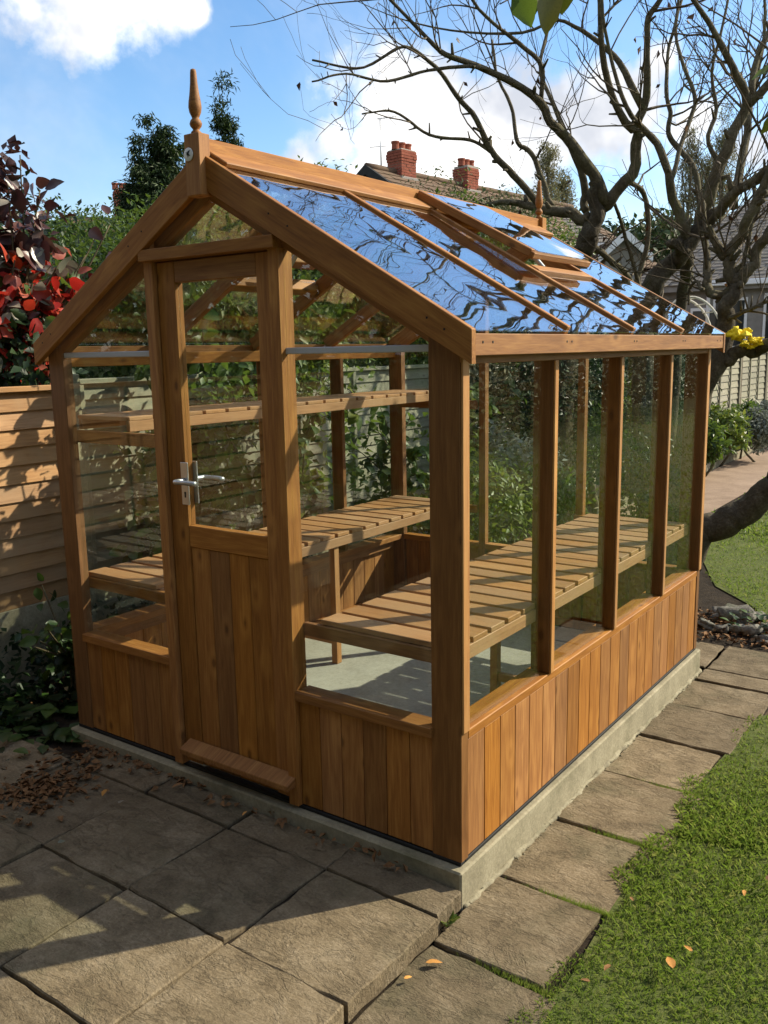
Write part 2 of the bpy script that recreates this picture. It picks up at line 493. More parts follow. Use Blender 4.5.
def leaf_arrays(P, D, N, size, aspect=.5, fold=.18, droop=.12):
    """P base points, D leaf directions, N rough normals, size lengths -> verts, tris (4 per leaf)"""
    n = len(P)
    D = D / (np.linalg.norm(D, axis=1)[:, None] + 1e-9)
    X = np.cross(D, N); X /= np.linalg.norm(X, axis=1)[:, None] + 1e-9
    Z = np.cross(X, D)
    s = size[:, None]
    base = P; mid = P + D * s * .5 - Z * s * fold * .35
    L = P + D * s * .42 - X * s * aspect * .5 + Z * s * fold * .4
    R = P + D * s * .42 + X * s * aspect * .5 + Z * s * fold * .4
    tip = P + D * s - Z * s * droop
    V = np.stack([base, L, mid, R, tip], 1).reshape(-1, 3)
    o = (np.arange(n) * 5)[:, None, None]
    T = (np.array([[0, 2, 1], [0, 3, 2], [1, 2, 4], [2, 3, 4]])[None] + o).reshape(-1, 3)
    return V, T


def rand_dirs(n, rg, bias=(0, 0, 0)):
    d = rg.normal(0, 1, (n, 3)); d /= np.linalg.norm(d, axis=1)[:, None]
    return d + np.asarray(bias)


def crown(name, c, r, nclump, per, size, mat, parent=None, seed=0, aspect=.5, clump=.22, shell=.55, bias=(0, 0, -.15), jag=.25, kind='stuff', top=0.):
    """leaf clumps scattered through an uneven ellipsoid"""
    rg = np.random.default_rng(seed)
    c = np.asarray(c, float); r = np.asarray(r, float)
    d = rand_dirs(nclump, rg)
    rad = shell + (1 - shell) * rg.random(nclump) ** .6
    rad *= 1 + jag * np.sin(d[:, 0] * 5 + seed) * np.cos(d[:, 2] * 4 + seed * 2) + np.minimum(rg.normal(0, jag * .35, nclump), jag * .3)
    cc = d * rad[:, None]
    if top: cc[:, 2] += 0; cc[:, :2] *= (1 - top * np.clip((cc[:, 2:3] + 1) / 2, 0, 1))
    cs = c + cc * r
    P = np.repeat(cs, per, 0) + rg.normal(0, clump, (nclump * per, 3)).clip(-1.6 * clump, 1.6 * clump) * min(r) * np.array([1, 1, .8])
    out = (P - c) / r; out /= np.linalg.norm(out, axis=1)[:, None] + 1e-9
    D = rand_dirs(len(P), rg, bias) + out * .5
    N = out + np.array([0, 0, .8]) + rg.normal(0, .5, (len(P), 3))
    V, T = leaf_arrays(P, D, N, size * rg.uniform(.6, 1.3, len(P)), aspect)
    o = np_obj(name, V, T, mat, parent)
    if kind: o['kind'] = kind
    return o


def plant_tree(name, base, top_c, r, nclump, per, size, mat, label, cat='tree', group=None, seed=0, trunk_r=.1, **kw):
    t = empty(name, base, label, cat, group)
    b = np.array(base, float); tc = np.array(top_c, float)
    rg = np.random.default_rng(seed + 99)
    P = spline([b, b + (tc - b) * .45 + rg.normal(0, .08, 3) * [1, 1, 0], tc, tc + [0, 0, r[2] * .6]], 12)
    paths = [(P, np.linspace(trunk_r, trunk_r * .2, 12))]
    for k in range(22):
        i = rg.integers(3, 11); d = rand_dirs(1, rg)[0]; d[2] = abs(d[2]) * .7 + .2
        e = tc + d * np.array(r) * rg.uniform(.65, 1.0)
        paths.append((spline([P[i], (P[i] + e) / 2 + [0, 0, .1 * r[2]], e], 7), np.linspace(trunk_r * .4, trunk_r * .06, 7)))
    tubes('trunk', paths, 'bark', t, 6)
    crown('crown', tc, r, nclump, per, size, mat, t, seed, **kw)
    return t


def sheet(name, poly, z, mat, kind='structure', parent=None, sub=0, M=None):
    bm = bmesh.new()
    bm.faces.new([bm.verts.new((x, y, z)) for x, y in poly])
    bmesh.ops.triangulate(bm, faces=bm.faces[:])
    bmesh.ops.recalc_face_normals(bm, faces=bm.faces[:])
    for f in bm.faces:
        if f.normal.z < 0: f.normal_flip()
    me = bpy.data.meshes.new(name); bm.to_mesh(me); bm.free(); me.materials.append(MATS[mat])
    o = link(bpy.data.objects.new(name, me), parent, M)
    if kind: o['kind'] = kind
    return o


def inside(poly, X, Y):
    r = np.zeros(len(X), bool); n = len(poly)
    for i in range(n):
        x0, y0 = poly[i]; x1, y1 = poly[(i + 1) % n]
        c = ((y0 > Y) != (y1 > Y)) & (X < (x1 - x0) * (Y - y0) / (y1 - y0 + 1e-12) + x0)
        r ^= c
    return r

# ================================================================== SETTING: ground, paving
bed = [(-3.2, -6), (-1.9, -6), (-1.9, 3.1), (.02, 3.1), (.30, 3.14), (.02, 3.95), (-.9, 5.6), (-1.25, 7.4), (-2.25, 7.4), (-2.25, 60), (-3.2, 60)]
g0 = sheet('ground', [(-400, -300), (400, -300), (400, 600), (-400, 600)], -.24, 'ground_soil')
soil = sheet('soil_bed', [(-3.6, -6), (-1.75, -6), (-1.75, 3.05), (.30, 3.05), (.34, 3.14), (.02, 3.95), (-.9, 5.6), (-1.25, 7.4), (-1.3, 60), (-3.6, 60)], -.150, 'soil')
LAWN = [(.41, -6), (.375, -.40), (.425, -.17), (.40, .2), (.385, .68), (.38, 1.17), (.40, 1.6), (.42, 2.1), (.62, 2.35), (.92, 2.5), (.95, 3.16),
        (.30, 3.12), (.16, 3.45), (-.02, 4.0), (-.42, 4.45), (-.85, 5.5), (-1.22, 7.0), (-1.32, 10.2), (-1.40, 15), (-1.5, 40), (30, 40), (30, -6)]
sheet('lawn', [(x + (.012 if x < .6 and y < 2.4 else 0), y) for x, y in LAWN], -.142, 'lawn_soil')
sheet('far_path', [(-2.22, 6.9), (-1.30, 6.9), (-1.33, 10.2), (-1.42, 15), (-1.5, 40), (-2.4, 40)], -.138, 'red_path')


def slab(name, x0, x1, y0, y1, z, parent, seed, tilt=(0, 0), th=.05, rough=.0028):
    rg = np.random.default_rng(seed)
    n = 7
    e = []
    c = [(x0, y0), (x1, y0), (x1, y1), (x0, y1)]
    c = [(a + rg.normal(0, .004), b + rg.normal(0, .004)) for a, b in c]
    for k in range(4):
        a, b = np.array(c[k]), np.array(c[(k + 1) % 4])
        nrm = np.array([b[1] - a[1], a[0] - b[0]]); nrm /= np.linalg.norm(nrm)
        for i in range(n):
            j = rg.normal(0, rough) if i else -abs(rg.normal(0, rough))
            e.append(a + (b - a) * i / n + nrm * j)
    e = np.array(e); m_ = e.mean(0); N = len(e)
    dz = lambda q: (q[:, 0] - m_[0]) * tilt[0] + (q[:, 1] - m_[1]) * tilt[1]
    q1 = m_ + (e - m_) * .982; q2 = m_ + (e - m_) * .60
    ctr = m_[None]
    lv = [np.c_[e, dz(e) - th], np.c_[e, dz(e) - .0045 + rg.normal(0, .0015, N)], np.c_[q1, dz(q1) - .0006], np.c_[q2, dz(q2)], np.c_[ctr, dz(ctr)]]
    V = np.vstack(lv) - np.array([m_[0], m_[1], 0])
    Fc = []
    for L in range(3):
        for k in range(N):
            k2 = (k + 1) % N
            Fc.append((L * N + k, L * N + k2, (L + 1) * N + k2, (L + 1) * N + k))
    for k in range(N): Fc.append((3 * N + k, 3 * N + (k + 1) % N, 4 * N))
    o = mesh_obj(name, V, Fc, 'slab', parent, Matrix.Translation((m_[0], m_[1], z)))
    return o


patio = sheet('patio', [(-2.4, -4.5), (.0, -4.5), (.0, -.035), (-1.9, -.035), (-2.05, .25), (-2.4, .2)], -.078, 'soil')
xs = [-2.32, -1.845, -1.355, -.895, -.432, .022]
ys = [-4.35, -3.9, -3.45, -2.98, -2.5, -2.02, -1.55, -1.095, -.650, -.190, -.036]
gap = .0035
for i in range(5):
    for j in range(len(ys) - 1):
        if i == 0 and j == len(ys) - 2: continue
        zz = -.053 - .010 * (xs[i] + 1.6) - (.006 if (i + j) % 3 == 0 else 0)
        slab('paving_slab', xs[i] + gap, xs[i + 1] - gap, ys[j] + gap, ys[j + 1] - gap, zz, patio, 100 + i * 20 + j, (-.008, ((i * 7 + j * 3) % 5 - 2) * .003), .06)
slab('paving_slab', -2.32, -1.90, -.60, -.15, -.058, patio, 77)
path = sheet('side_path', [(.0, -4.5), (.46, -4.5), (.45, 2.4), (.97, 2.5), (.97, 3.12), (-.48, 3.1), (-.48, 2.6), (.0, 2.55)], -.152, 'soil')
py = [-4.5, -3.95, -3.4, -2.85, -2.3, -1.75, -1.22, -.72, -.225, .205, .665, 1.14, 1.585, 2.03, 2.43]
for j in range(len(py) - 1):
    slab('paving_slab', .018, .425 + .03 * math.sin(j * 2.1), py[j] + .008, py[j + 1] - .008, -.139 + .003 * math.sin(j * 3.3), path, 300 + j, (.004 * math.sin(j), .004 * math.cos(j * 2)), .05)
slab('paving_slab', .026, .90, 2.44, 2.622, -.139, path, 350)
slab('paving_slab', .034, .93, 2.638, 3.09, -.139, path, 351)
slab('paving_slab', -.43, .016, 2.66, 3.08, -.141, path, 352)
# concrete base of the greenhouse
base = bbox('concrete_base', (-2.062, -.034, -.30), (.012, 2.578, -.014), 'concrete', None, .006, 1)
base['kind'] = 'structure'
fl = bbox('greenhouse_floor', (-1.99, .05, -.018), (-.05, 2.5, -.001), 'floor_concrete', None, 0, 0)
fl['kind'] = 'structure'
# crumbled mortar along the foot of the base
rg = np.random.default_rng(3)
n = 170
q = np.c_[rg.uniform(.012, .034, n), rg.uniform(-.02, 2.55, n), rg.uniform(-.142, -.132, n)]
V, T = [], []
for i in range(n):
    s = rg.uniform(.002, .007)
    o_ = len(V)
    for d in ((1, 0, 0), (-1, 0, 0), (0, 1, 0), (0, -1, 0), (0, 0, 1), (0, 0, -1)): V.append(q[i] + np.array(d) * s * rg.uniform(.5, 1.2))
    T += [(o_, o_ + 2, o_ + 4), (o_ + 2, o_ + 1, o_ + 4), (o_ + 1, o_ + 3, o_ + 4), (o_ + 3, o_, o_ + 4), (o_ + 2, o_, o_ + 5), (o_ + 1, o_ + 2, o_ + 5), (o_ + 3, o_ + 1, o_ + 5), (o_, o_ + 3, o_ + 5)]
tag(np_obj('mortar_crumbs', np.array(V), np.array(T), 'concrete'), 'pale mortar crumbs along the foot of the concrete base', 'mortar', None, 'stuff')

# lumpy mortar fillet between base and path
yy_ = np.linspace(-.02, 2.57, 150)
FILLET = [(np.c_[.014 + .003 * np.sin(yy_ * 31), yy_, np.full(150, -.141)], .010 + .004 * np.sin(yy_ * 47) * np.sin(yy_ * 13) + rg.uniform(0, .004, 150))]
tag(tubes('mortar_fillet', FILLET, 'concrete', None, 8, .18), kind='structure')
# ================================================================== GREENHOUSE
WD, LN, SL, XR = 2.0375, 2.55, .58, -1.01875
GH = empty('greenhouse', (XR, LN / 2, 0), 'new timber and glass greenhouse with pitched glass roof and finials standing on a concrete base', 'greenhouse')
TB = 'timber'


def gb(name, lo, hi, mat=TB, parent=GH, axis=None): return bbox(name, lo, hi, mat, parent, .0025, axis)


def glass_z(x): return 1.715 - (abs(x - XR) + XR - .04) * SL     # roof glass height


def mir(x): return -WD - x


# front frame (y = 0) and rear frame (y = LN)
for fy, sgn in ((0.0, 1), (LN, -1)):
    y0, y1 = (fy, fy + .045) if sgn > 0 else (fy - .045, fy)
    for x0, x1 in ((-WD, -1.938), (-.118, -.013)):
        gb('post', (x0, y0, 0), (x1 + (.007 if x1 > -1 else 0), y1, 1.70), 'timber_shaded')
    if sgn > 0:
        gb('door_jamb', (-1.368, -.018, 0), (-1.322, .055, 2.075)); gb('door_jamb', (-.740, -.018, 0), (-.694, .055, 2.075))
        gb('lintel', (-1.369, -.042, 1.996), (-.693, .05, 2.038))
        spans = ((-1.938, -1.368), (-.694, -.112))
    else:
        gb('post', (-1.365, y0, 0), (-1.32, y1 + .0, 2.06)); gb('post', (-.72, y0, 0), (-.675, y1, 2.06))
        spans = ((-1.938, -1.365), (-1.32, -.72), (-.675, -.112))
    for a, b in spans:
        gb('sill', (a, y0 - (.016 if sgn > 0 else -.0), .415), (b, y1 + .02 * (sgn > 0) + (0 if sgn > 0 else .016), .450))
        nb = max(4, round((b - a) / .1))
        for k in range(nb):
            u0, u1 = a + (b - a) * k / nb, a + (b - a) * (k + 1) / nb
            yy = (y0 + .004, y0 + .020) if sgn > 0 else (y1 - .020, y1 - .004)
            gb('cladding_board', (u0 + .0012, yy[0], .004), (u1 - .0012, yy[1], .415))
        gb('bottom_rail', (a, y0 + .021 if sgn > 0 else y1 - .045, .002), (b, y0 + .045 if sgn > 0 else y1 - .021, .05))
    xb = (-.0058, .0022)
    gb('sunlit_strip', (xb[0], y0 + .002, .4495), (xb[1], y1 - .002, 1.635), 'timber_sunlit')  # added strip that paints the sunlit outer face of the post
    # gable rafters under the barge boards
    for f in (lambda x: x, mir):
        prism('gable_rafter', [(f(.0), glass_z(0) - .018), (f(XR), glass_z(XR) - .018), (f(XR), glass_z(XR) - .145), (f(.0), glass_z(0) - .125)], 'y', y0 + .001, y1 - .001, TB, GH)
# barge boards and apex blocks, finials
for y0, y1, yb in ((-.043, -.017, -.062), (LN + .017, LN + .043, LN + .062)):
    for f in (lambda x: x, mir):
        prism('barge_board', [(f(.058) + (.022 if f(1) < 0 else 0), 1.612 + (.010 if f(1) < 0 else 0)), (f(.058) + (.022 if f(1) < 0 else 0), 1.713), (f(XR + .002), 2.338), (f(XR + .002), 2.222)], 'y', y0, y1, TB, GH)
    a, b = min(yb, y0 - .002 if yb < 0 else y1 + .002), max(yb, y0 - .002 if yb < 0 else y1 + .002)
    a, b = (yb - .008, -.0165) if yb < 0 else (LN + .0165, yb + .008)
    blk = gb('apex_block', (XR - .036, a, 2.19), (XR + .036, b, 2.392), axis=2)
    yc = (a + b) / 2
    fin = lathe('finial', [(.013, 2.390), (.018, 2.394), (.018, 2.399), (.0115, 2.405), (.0115, 2.409), (.019, 2.418), (.0215, 2.426), (.018, 2.436), (.0115, 2.444), (.0135, 2.449),
                           (.020, 2.463), (.0225, 2.479), (.021, 2.496), (.0165, 2.522), (.0125, 2.556), (.0105, 2.590), (.009, 2.598), (.003, 2.601)], (XR, yc, 0), TB, GH, 18)
    if yb < 0:
        bd = lathe('maker_badge', [(.022, 0), (.022, .002), (.0205, .003)], (XR - .014, a - .0005, 2.325), 'white_paint', GH, 28, 'y')
        rim = lathe('badge_rim', [(.0225, 0), (.0225, .0022), (.0205, .0022)], (XR - .014, a - .0002, 2.325), 'aluminium', bd, 28, 'y')
        # dark bird on the badge: swept wings and forked tail
        bird = [(-.012, .009), (-.004, .006), (.001, .011), (.013, .013), (.006, .006), (.004, .001), (.012, -.006), (.003, -.004), (-.001, -.012), (-.002, -.003), (-.009, -.001), (-.004, .002)]
        yy = a - .0045
        mesh_obj('badge_bird', [(XR - .014 + x, yy, 2.325 + z) for x, z in bird] + [(XR - .014, yy, 2.325)], [(i, (i + 1) % len(bird), len(bird)) for i in range(len(bird))], 'dark_paint', bd)
# ridge
gb('ridge_board', (XR - .017, -.0165, 2.262), (XR + .017, LN + .0165, 2.384))
for f in (lambda x: x, mir):
    x0, x1 = XR + .020, XR + .105
    a = Vector((f(x0), -.015, glass_z(x0) + .016)); dsl = Vector((f(x1) - f(x0), 0, glass_z(x1) - glass_z(x0)))
    nrm = Vector((SL * (1 if f(1) > 0 else -1), 0, 1)).normalized()
    cc = a + dsl / 2
    bar('ridge_capping', cc, cc + Vector((0, LN + .03, 0)), dsl.length, .018, TB, GH, nrm)
    # eaves board and wall plate
    xe = sorted((f(.030), f(.054)))
    gb('eaves_board', (xe[0], -.0165, 1.636), (xe[1], LN + .0165, 1.7005))
    xp = sorted((f(-.058), f(.0)))
    gb('wall_plate', (xp[0], .046, 1.612), (xp[1], LN - .046, 1.668))
    # glazing bars of the roof
    for k, y in enumerate((.645, 1.285, 1.915)):
        p0 = Vector((f(.034), y, glass_z(.034) - .022)); p1 = Vector((f(XR + .019), y, glass_z(XR + .019) - .022))
        bar('rafter', p0, p1, .031, .070, TB, GH, nrm)
    # roof panes
    ybs = [-.031, .645, 1.285, 1.915, LN + .031]
    for k in range(4):
        top = XR + .11
        if f(1) > 0 and k == 2: top = -.44
        if f(1) < 0 and k == 1: top = -.44
        p0 = Vector((f(.060), (ybs[k] + ybs[k + 1]) / 2, glass_z(.060) + .005)); p1 = Vector((f(top), p0.y, glass_z(top) + .005))
        w = ybs[k + 1] - ybs[k] - .034
        bar('roof_pane', p0, p1, w, .004, 'roof_glass', GH, nrm, 0)
    # opening vent
    vy0, vy1 = (1.31, 1.89) if f(1) > 0 else (.67, 1.26)
    lift = .072 if f(1) > 0 else .10
    A = Vector((f(XR + .040), 0, glass_z(XR + .04) + .046)); B = Vector((f(-.425), 0, glass_z(-.425) + lift))
    dr = (B - A).normalized(); nv = Vector((-dr.z, 0, dr.x)); nv = nv if nv.z > 0 else -nv
    vroot = bar('vent_rail', A + Vector((0, vy0, 0)), A + Vector((0, vy1, 0)), .05, .034, TB, GH, nv)
    for y in (vy0, vy1):
        bar('vent_stile', A + Vector((0, y, 0)) - dr * .025, B + Vector((0, y, 0)), .034, .036, TB, GH, nv)
    bar('vent_rail', B + Vector((0, vy0 - .016, -.004)) - dr * .012, B + Vector((0, vy1 + .016, -.004)) - dr * .012, .060, .026, TB, GH, nv)
    bar('vent_pane', A + Vector((0, (vy0 + vy1) / 2, 0)) + nv * .018, B + Vector((0, (vy0 + vy1) / 2, 0)) + nv * .018 + dr * .02, vy1 - vy0 - .03, .004, 'roof_glass', GH, nv, 0)
    q = Vector((f(-.425), 0, glass_z(-.425) - .012))
    bar('vent_sill', q + Vector((0, vy0 - .005, 0)), q + Vector((0, vy1 + .005, 0)), .05, .062, TB, GH, nrm)
    mid = (vy0 + vy1) / 2
    bar('vent_opener', Vector((f(-.44), mid, glass_z(-.44) - .05)), A * .35 + B * .65 + Vector((0, mid, -.02)), .02, .02, 'aluminium', GH, (0, 1, 0), .004)
# side walls
for f in (lambda x: x - .0125, mir):
    for y in (.658, 1.294, 1.924):
        xa = sorted((f(-.070), f(.006)))
        gb('mullion', (xa[0], y - .0155, .450), (xa[1], y + .0155, 1.612), 'timber_shaded')
        xb = sorted((f(.0062), f(.0145)))
        gb('sunlit_strip', (xb[0], y - .0145, .450), (xb[1], y + .0150, 1.612), 'timber_sunlit')  # added strip, sunlight on the mullion's outer face put into its colour
    xa = sorted((f(-.090), f(.006)))
    gb('sill', (xa[0], .0465 if f(1) > 0 else .0465, .416), (xa[1], LN - .0465, .4485))
    nb = 22
    for k in range(nb):
        u0, u1 = .047 + (LN - .094) * k / nb, .047 + (LN - .094) * (k + 1) / nb
        xa = sorted((f(-.018), f(.0025)))
        gb('cladding_board', (xa[0], u0 + .0011, .004), (xa[1], u1 - .0011, .4155))
    xa = sorted((f(-.05), f(-.019)))
    gb('bottom_rail', (xa[0], .10, .003), (xa[1], LN - .10, .055)); gb('inner_rail', (xa[0], .10, .36), (xa[1], LN - .10, .4155))
    ybs = [.0465, .658, 1.294, 1.924, LN - .0465]
    for k in range(4):
        a_ = ybs[k] + (.0155 if k else .004); b_ = ybs[k + 1] - (.0155 if k < 3 else .004)
        xa = sorted((f(-.018), f(-.014)))
        gb('wall_pane', (xa[0], a_ - .004, .4487), (xa[1], b_ + .004, 1.614), 'wall_glass').data
# screw heads in the eaves board and the barge boards
for y in (.03, .09, .62, .66, 1.27, 1.30, 1.90, 1.93, 2.46, 2.52):
    gb('screw', (.0542, y - .0035, 1.672), (.0552, y + .0035, 1.679), 'dark_paint')
for f in (lambda x: x, mir):
    for x in (-.03, -.09, -.62, -.70):
        gb('screw', (min(f(x), f(x - .006)), -.0442, 1.724 + (abs(x) - .0) * SL - .03), (max(f(x), f(x - .006)), -.0431, 1.724 + abs(x) * SL - .024), 'dark_paint')
# damp-proof strip under the timber
for lo, hi in (((-WD - .003, -.0005, -.0138), (-.0085, .03, .0005)), ((-.03, .0305, -.0138), (-.0085, LN, .0005)), ((-WD - .003, .0305, -.0138), (-WD + .03, LN, .0005)), ((-WD + .031, LN - .03, -.0138), (-.031, LN + .003, .0005))):
    gb('damp_strip', lo, hi, 'dark_paint')


def wall_pane(poly, y):
    prism('wall_pane', poly, 'y', y - .002, y + .002, 'wall_glass', GH, 0)


for fy in (.012, LN - .012):
    for f in (lambda x: x, mir):
        a, b = -.694, -.112
        wall_pane([(f(a), .4505), (f(b), .4505), (f(b), 1.652), (f(a), 1.652)], fy)
        wall_pane([(f(a), 1.668), (f(b), 1.668), (f(b), glass_z(b) - .09), (f(a), glass_z(a) - .09)], fy)
        if fy < 1:
            x = sorted((f(a), f(b)))
            gb('glazing_strip', (x[0] - .012, fy - .006, 1.650), (x[1] + .012, fy + .008, 1.672), 'plastic_strip')
    top = 2.039 if fy < 1 else .4505
    if fy < 1:
        wall_pane([(-1.320, 2.0385), (-.718, 2.0385), (-.718, glass_z(-.718) - .09), (XR, glass_z(XR) - .1), (-1.320, glass_z(-.718) - .09)], fy)
    else:
        wall_pane([(-1.320, .4505), (-.720, .4505), (-.720, glass_z(-.72) - .09), (XR, glass_z(XR) - .1), (-1.320, glass_z(-.72) - .09)], fy)

# door
DR = bbox('door_stile', (-1.315, .0, .016), (-1.222, .040, 1.992), TB, GH, .0025)
DR.name = 'door'; WM['door'] = WM.get('door_stile', Matrix.Identity(4))
WM[DR.name] = WM['door']
gb('stile', (-.812, .0, .016), (-.746, .040, 1.992), parent=DR)
gb('rail', (-1.2215, .001, 1.916), (-.8125, .039, 1.992), parent=DR)
gb('rail', (-1.2215, .001, .922), (-.8125, .039, 1.006), parent=DR)
gb('rail', (-1.2215, .021, .018), (-.8125, .039, .16), parent=DR)
for k in range(4):
    u0, u1 = -1.2215 + .409 * k / 4, -1.2215 + .409 * (k + 1) / 4
    gb('panel_board', (u0 + .001, .006, .018), (u1 - .001, .020, .9215), parent=DR)
bbox('pane', (-1.222, .016, 1.0065), (-.812, .020, 1.9155), 'wall_glass', DR, 0, 0)
prism('weatherboard', [(-.001, .074), (-.062, .074), (-.062, .096), (-.001, .120)], 'x', -1.285, -.705, TB, DR)
bbox('lock_plate', (-1.243, -.006, 1.088), (-1.203, -.001, 1.252), 'aluminium', DR, .002, 2)
bbox('lock_plate', (-1.243, .041, 1.088), (-1.203, .046, 1.252), 'aluminium', DR, .002, 2)
for s in (-1, 1):
    y0 = -.006 if s < 0 else .046
    yl = y0 + s * .05
    pts = spline([(-1.223, y0, 1.183), (-1.223, yl - s * .008, 1.183), (-1.212, yl, 1.183), (-1.16, yl, 1.184), (-1.115, yl - s * .006, 1.182)], 16)
    tubes('lever', [(pts, np.full(16, .0095))], 'aluminium', DR, 10)
kh = lathe('keyhole', [(.0045, 0), (.0045, .0012), (.003, .0014)], (-1.223, -.0062, 1.135), 'dark_paint', DR, 12, 'y')
bbox('keyhole', (-1.2258, -.0076, 1.117), (-1.2202, -.0061, 1.134), 'dark_paint', DR, 0, 2)

# ------------------------------------------------------------------ staging inside
BT = 'bench_timber'


def staging(name, x0, x1, label):
    t = empty(name, ((x0 + x1) / 2, LN / 2, 0), label, 'bench', 'slatted benches inside the greenhouse')
    sl = 20
    pitch = (LN - .115) / sl
    for k in range(sl):
        ya = .058 + k * pitch
        sz = .714 + .0015 * math.sin(k * 5.1)
        bbox('slat', (x0 + .002 * math.sin(k * 3), ya, sz - .019), (x1 + .0012 * math.cos(k * 2.3), ya + pitch - .023, sz), BT, t, .002, 0)
    for x in (x0 - .001, (x0 + x1) / 2, x1 - .0205):
        bbox('bearer', (x, .080, .645), (x + .022, LN - .056, .6935), BT, t, .002, 1)
    lx = x1 - .05 if x0 < -1 else x0 + .028
    bbox('leg', (lx, 1.255, 0.0005), (lx + .038, 1.295, .6445), BT, t, .002, 2)
    wx = (-1.98, lx) if x0 < -1 else (lx + .038, -.06)
    bbox('brace', (wx[0], 1.262, .105), (wx[1], 1.288, .145), BT, t, .002, 0)
    return t


staging('slatted_bench', -.622, -.064, 'wide slatted timber bench along the sunny right hand glass wall')
staging('slatted_bench', -1.97, -1.512, 'slatted timber bench along the left glass wall under the high shelf')
for y0, y1 in ((.0465, .068), (LN - .068, LN - .0465)):
    gb('bench_rail', (-.694 if y0 < 1 else -.72, y0, .646), (-.062, y1, .6935)); gb('bench_rail', (-1.975, y0, .646), (-1.368, y1, .6935))
    gb('shelf_rail', (-1.975, y0, 1.292), (-1.368, y1, 1.345))
t = empty('slatted_shelf', (-1.8, LN / 2, 1.345), 'narrow slatted timber shelf high on the left glass wall', 'shelf')
sl = 17
for k in range(sl):
    ya = .075 + k * (LN - .15) / sl
    bbox('slat', (-1.972, ya, 1.390), (-1.626, ya + (LN - .15) / sl - .018, 1.407), BT, t, .002, 0)
for x in (-1.965, -1.648):
    bbox('bearer', (x, .0735, 1.3455), (x + .022, LN - .0735, 1.3895), BT, t, .002, 1)

# ================================================================== FENCES


def fence_panel(parent, x, y0, y1, z0, z1, pitch, mat, battens=3, rg=np.random.default_rng(21), joined=False):
    nb = int(round((z1 - z0) / pitch))
    for k in range(nb):
        za = z0 + (z1 - z0) * k / nb
        w = (z1 - z0) / nb
        p0 = Vector((x + .004, y0, za + w * .55 + rg.normal(0, .003))); p1 = Vector((x + .004, y1, za + w * .55 + rg.normal(0, .003)))
        bar('board', p0, p1, .011, w * 1.22, mat, parent, Vector((-.16, 0, 1)), .002)
    for k in range(battens):
        y = y0 + (y1 - y0) * (k + .02 if k == 0 else (k if k < battens - 1 else k - .02)) / (battens - 1)
        bbox('batten', (x + .018, y - .019, z0), (x + .036, y + .019, z1), mat, parent, .003, 2)
    bbox('cap', (x - .02, y0, z1 + .001), (x + .042, y1, z1 + .030), mat, parent, .003, 1)


FX = -3.02
fb = empty('fence', (FX, -.6, -.1), 'brown overlapping board fence left of the greenhouse in dappled sunlight', 'fence')
for y0, y1 in ((-3.0, -1.15), (-1.12, .74)):
    fence_panel(fb, FX, y0, y1, .315, 1.475, .098, 'fence_brown', 2)
    bbox('gravel_board', (FX - .03, y0, -.16), (FX + .02, y1, .312), 'concrete', fb, .004, 1)
fg = empty('fence', (FX, 3.2, -.1), 'weathered grey board fence with battens behind the left wall of the greenhouse', 'fence')
for y0, y1 in ((.82, 2.68), (2.76, 4.60), (4.68, 6.5), (6.58, 8.4)):
    fence_panel(fg, FX, y0, y1, .20, 1.50, .086, 'fence_grey', 4)
    bbox('gravel_board', (FX - .03, y0, -.16), (FX + .02, y1, .197), 'concrete', fg, .004, 1)
for y in (.78, 2.72, 4.64, 6.54):
    bbox('post', (FX - .05, y - .038, -.16), (FX + .05, y + .038, 1.56), 'concrete', fg, .006, 2)
ff = empty('fence', (-3.15, 16, -.1), 'distant pale grey fence with vertical battens beyond the flower border', 'fence')
rgf = np.random.default_rng(8)
Vv = []
for i in range(8):
    y0 = 9.2 + i * 2.2; x = -3.10 - .02 * i
    for k in range(12):
        bar('board', (x, y0, .1 + k * .118), (x, y0 + 2.1, .1 + k * .118 + rgf.normal(0, .004)), .012, .135, 'fence_grey', ff, Vector((-.16, 0, 1)), .002)
    for k in range(4):
        y = y0 + .04 + k * .68
        bbox('batten', (x + .018, y - .022, .02), (x + .042, y + .022, 1.45), 'twig_bark' if k == 0 else 'fence_grey', ff, .003, 2)
    bbox('post', (x - .06, y0 - .09, -.15), (x + .05, y0 - .01, 1.56), 'twig_bark', ff, .005, 2)
    bbox('cap', (x - .03, y0, 1.47), (x + .045, y0 + 2.1, 1.50), 'fence_grey', ff, .003, 1)
kerb = empty('path_edging', (-2.27, 12, -.14), 'row of pale concrete edging stones between dark soil and red path', 'edging')
for i in range(26):
    y0 = 6.6 + i * .92
    bbox('edging_stone', (-2.295 - .006 * i, y0, -.16), (-2.245 - .006 * i, y0 + .905, -.045), 'concrete', kerb, .006, 1)

# ================================================================== HOUSES


def xf(p, yaw, loc): return Matrix.Translation(Vector(loc)) @ Matrix.Rotation(yaw, 4, 'Z') @ Matrix.Translation(Vector(p))


def lbox(name, lo, hi, mat, parent, base, bev=.0):
    """box in the local frame of a house whose frame is the matrix base"""
    lo, hi = Vector(lo), Vector(hi); d = hi - lo
    return link(bpy.data.objects.new(name, box_mesh(d.x, d.y, d.z, mat, bev)), parent, base @ Matrix.Translation((lo + hi) / 2))


def lmesh(name, V, Fc, mat, parent, base): return mesh_obj(name, V, Fc, mat, parent, base)


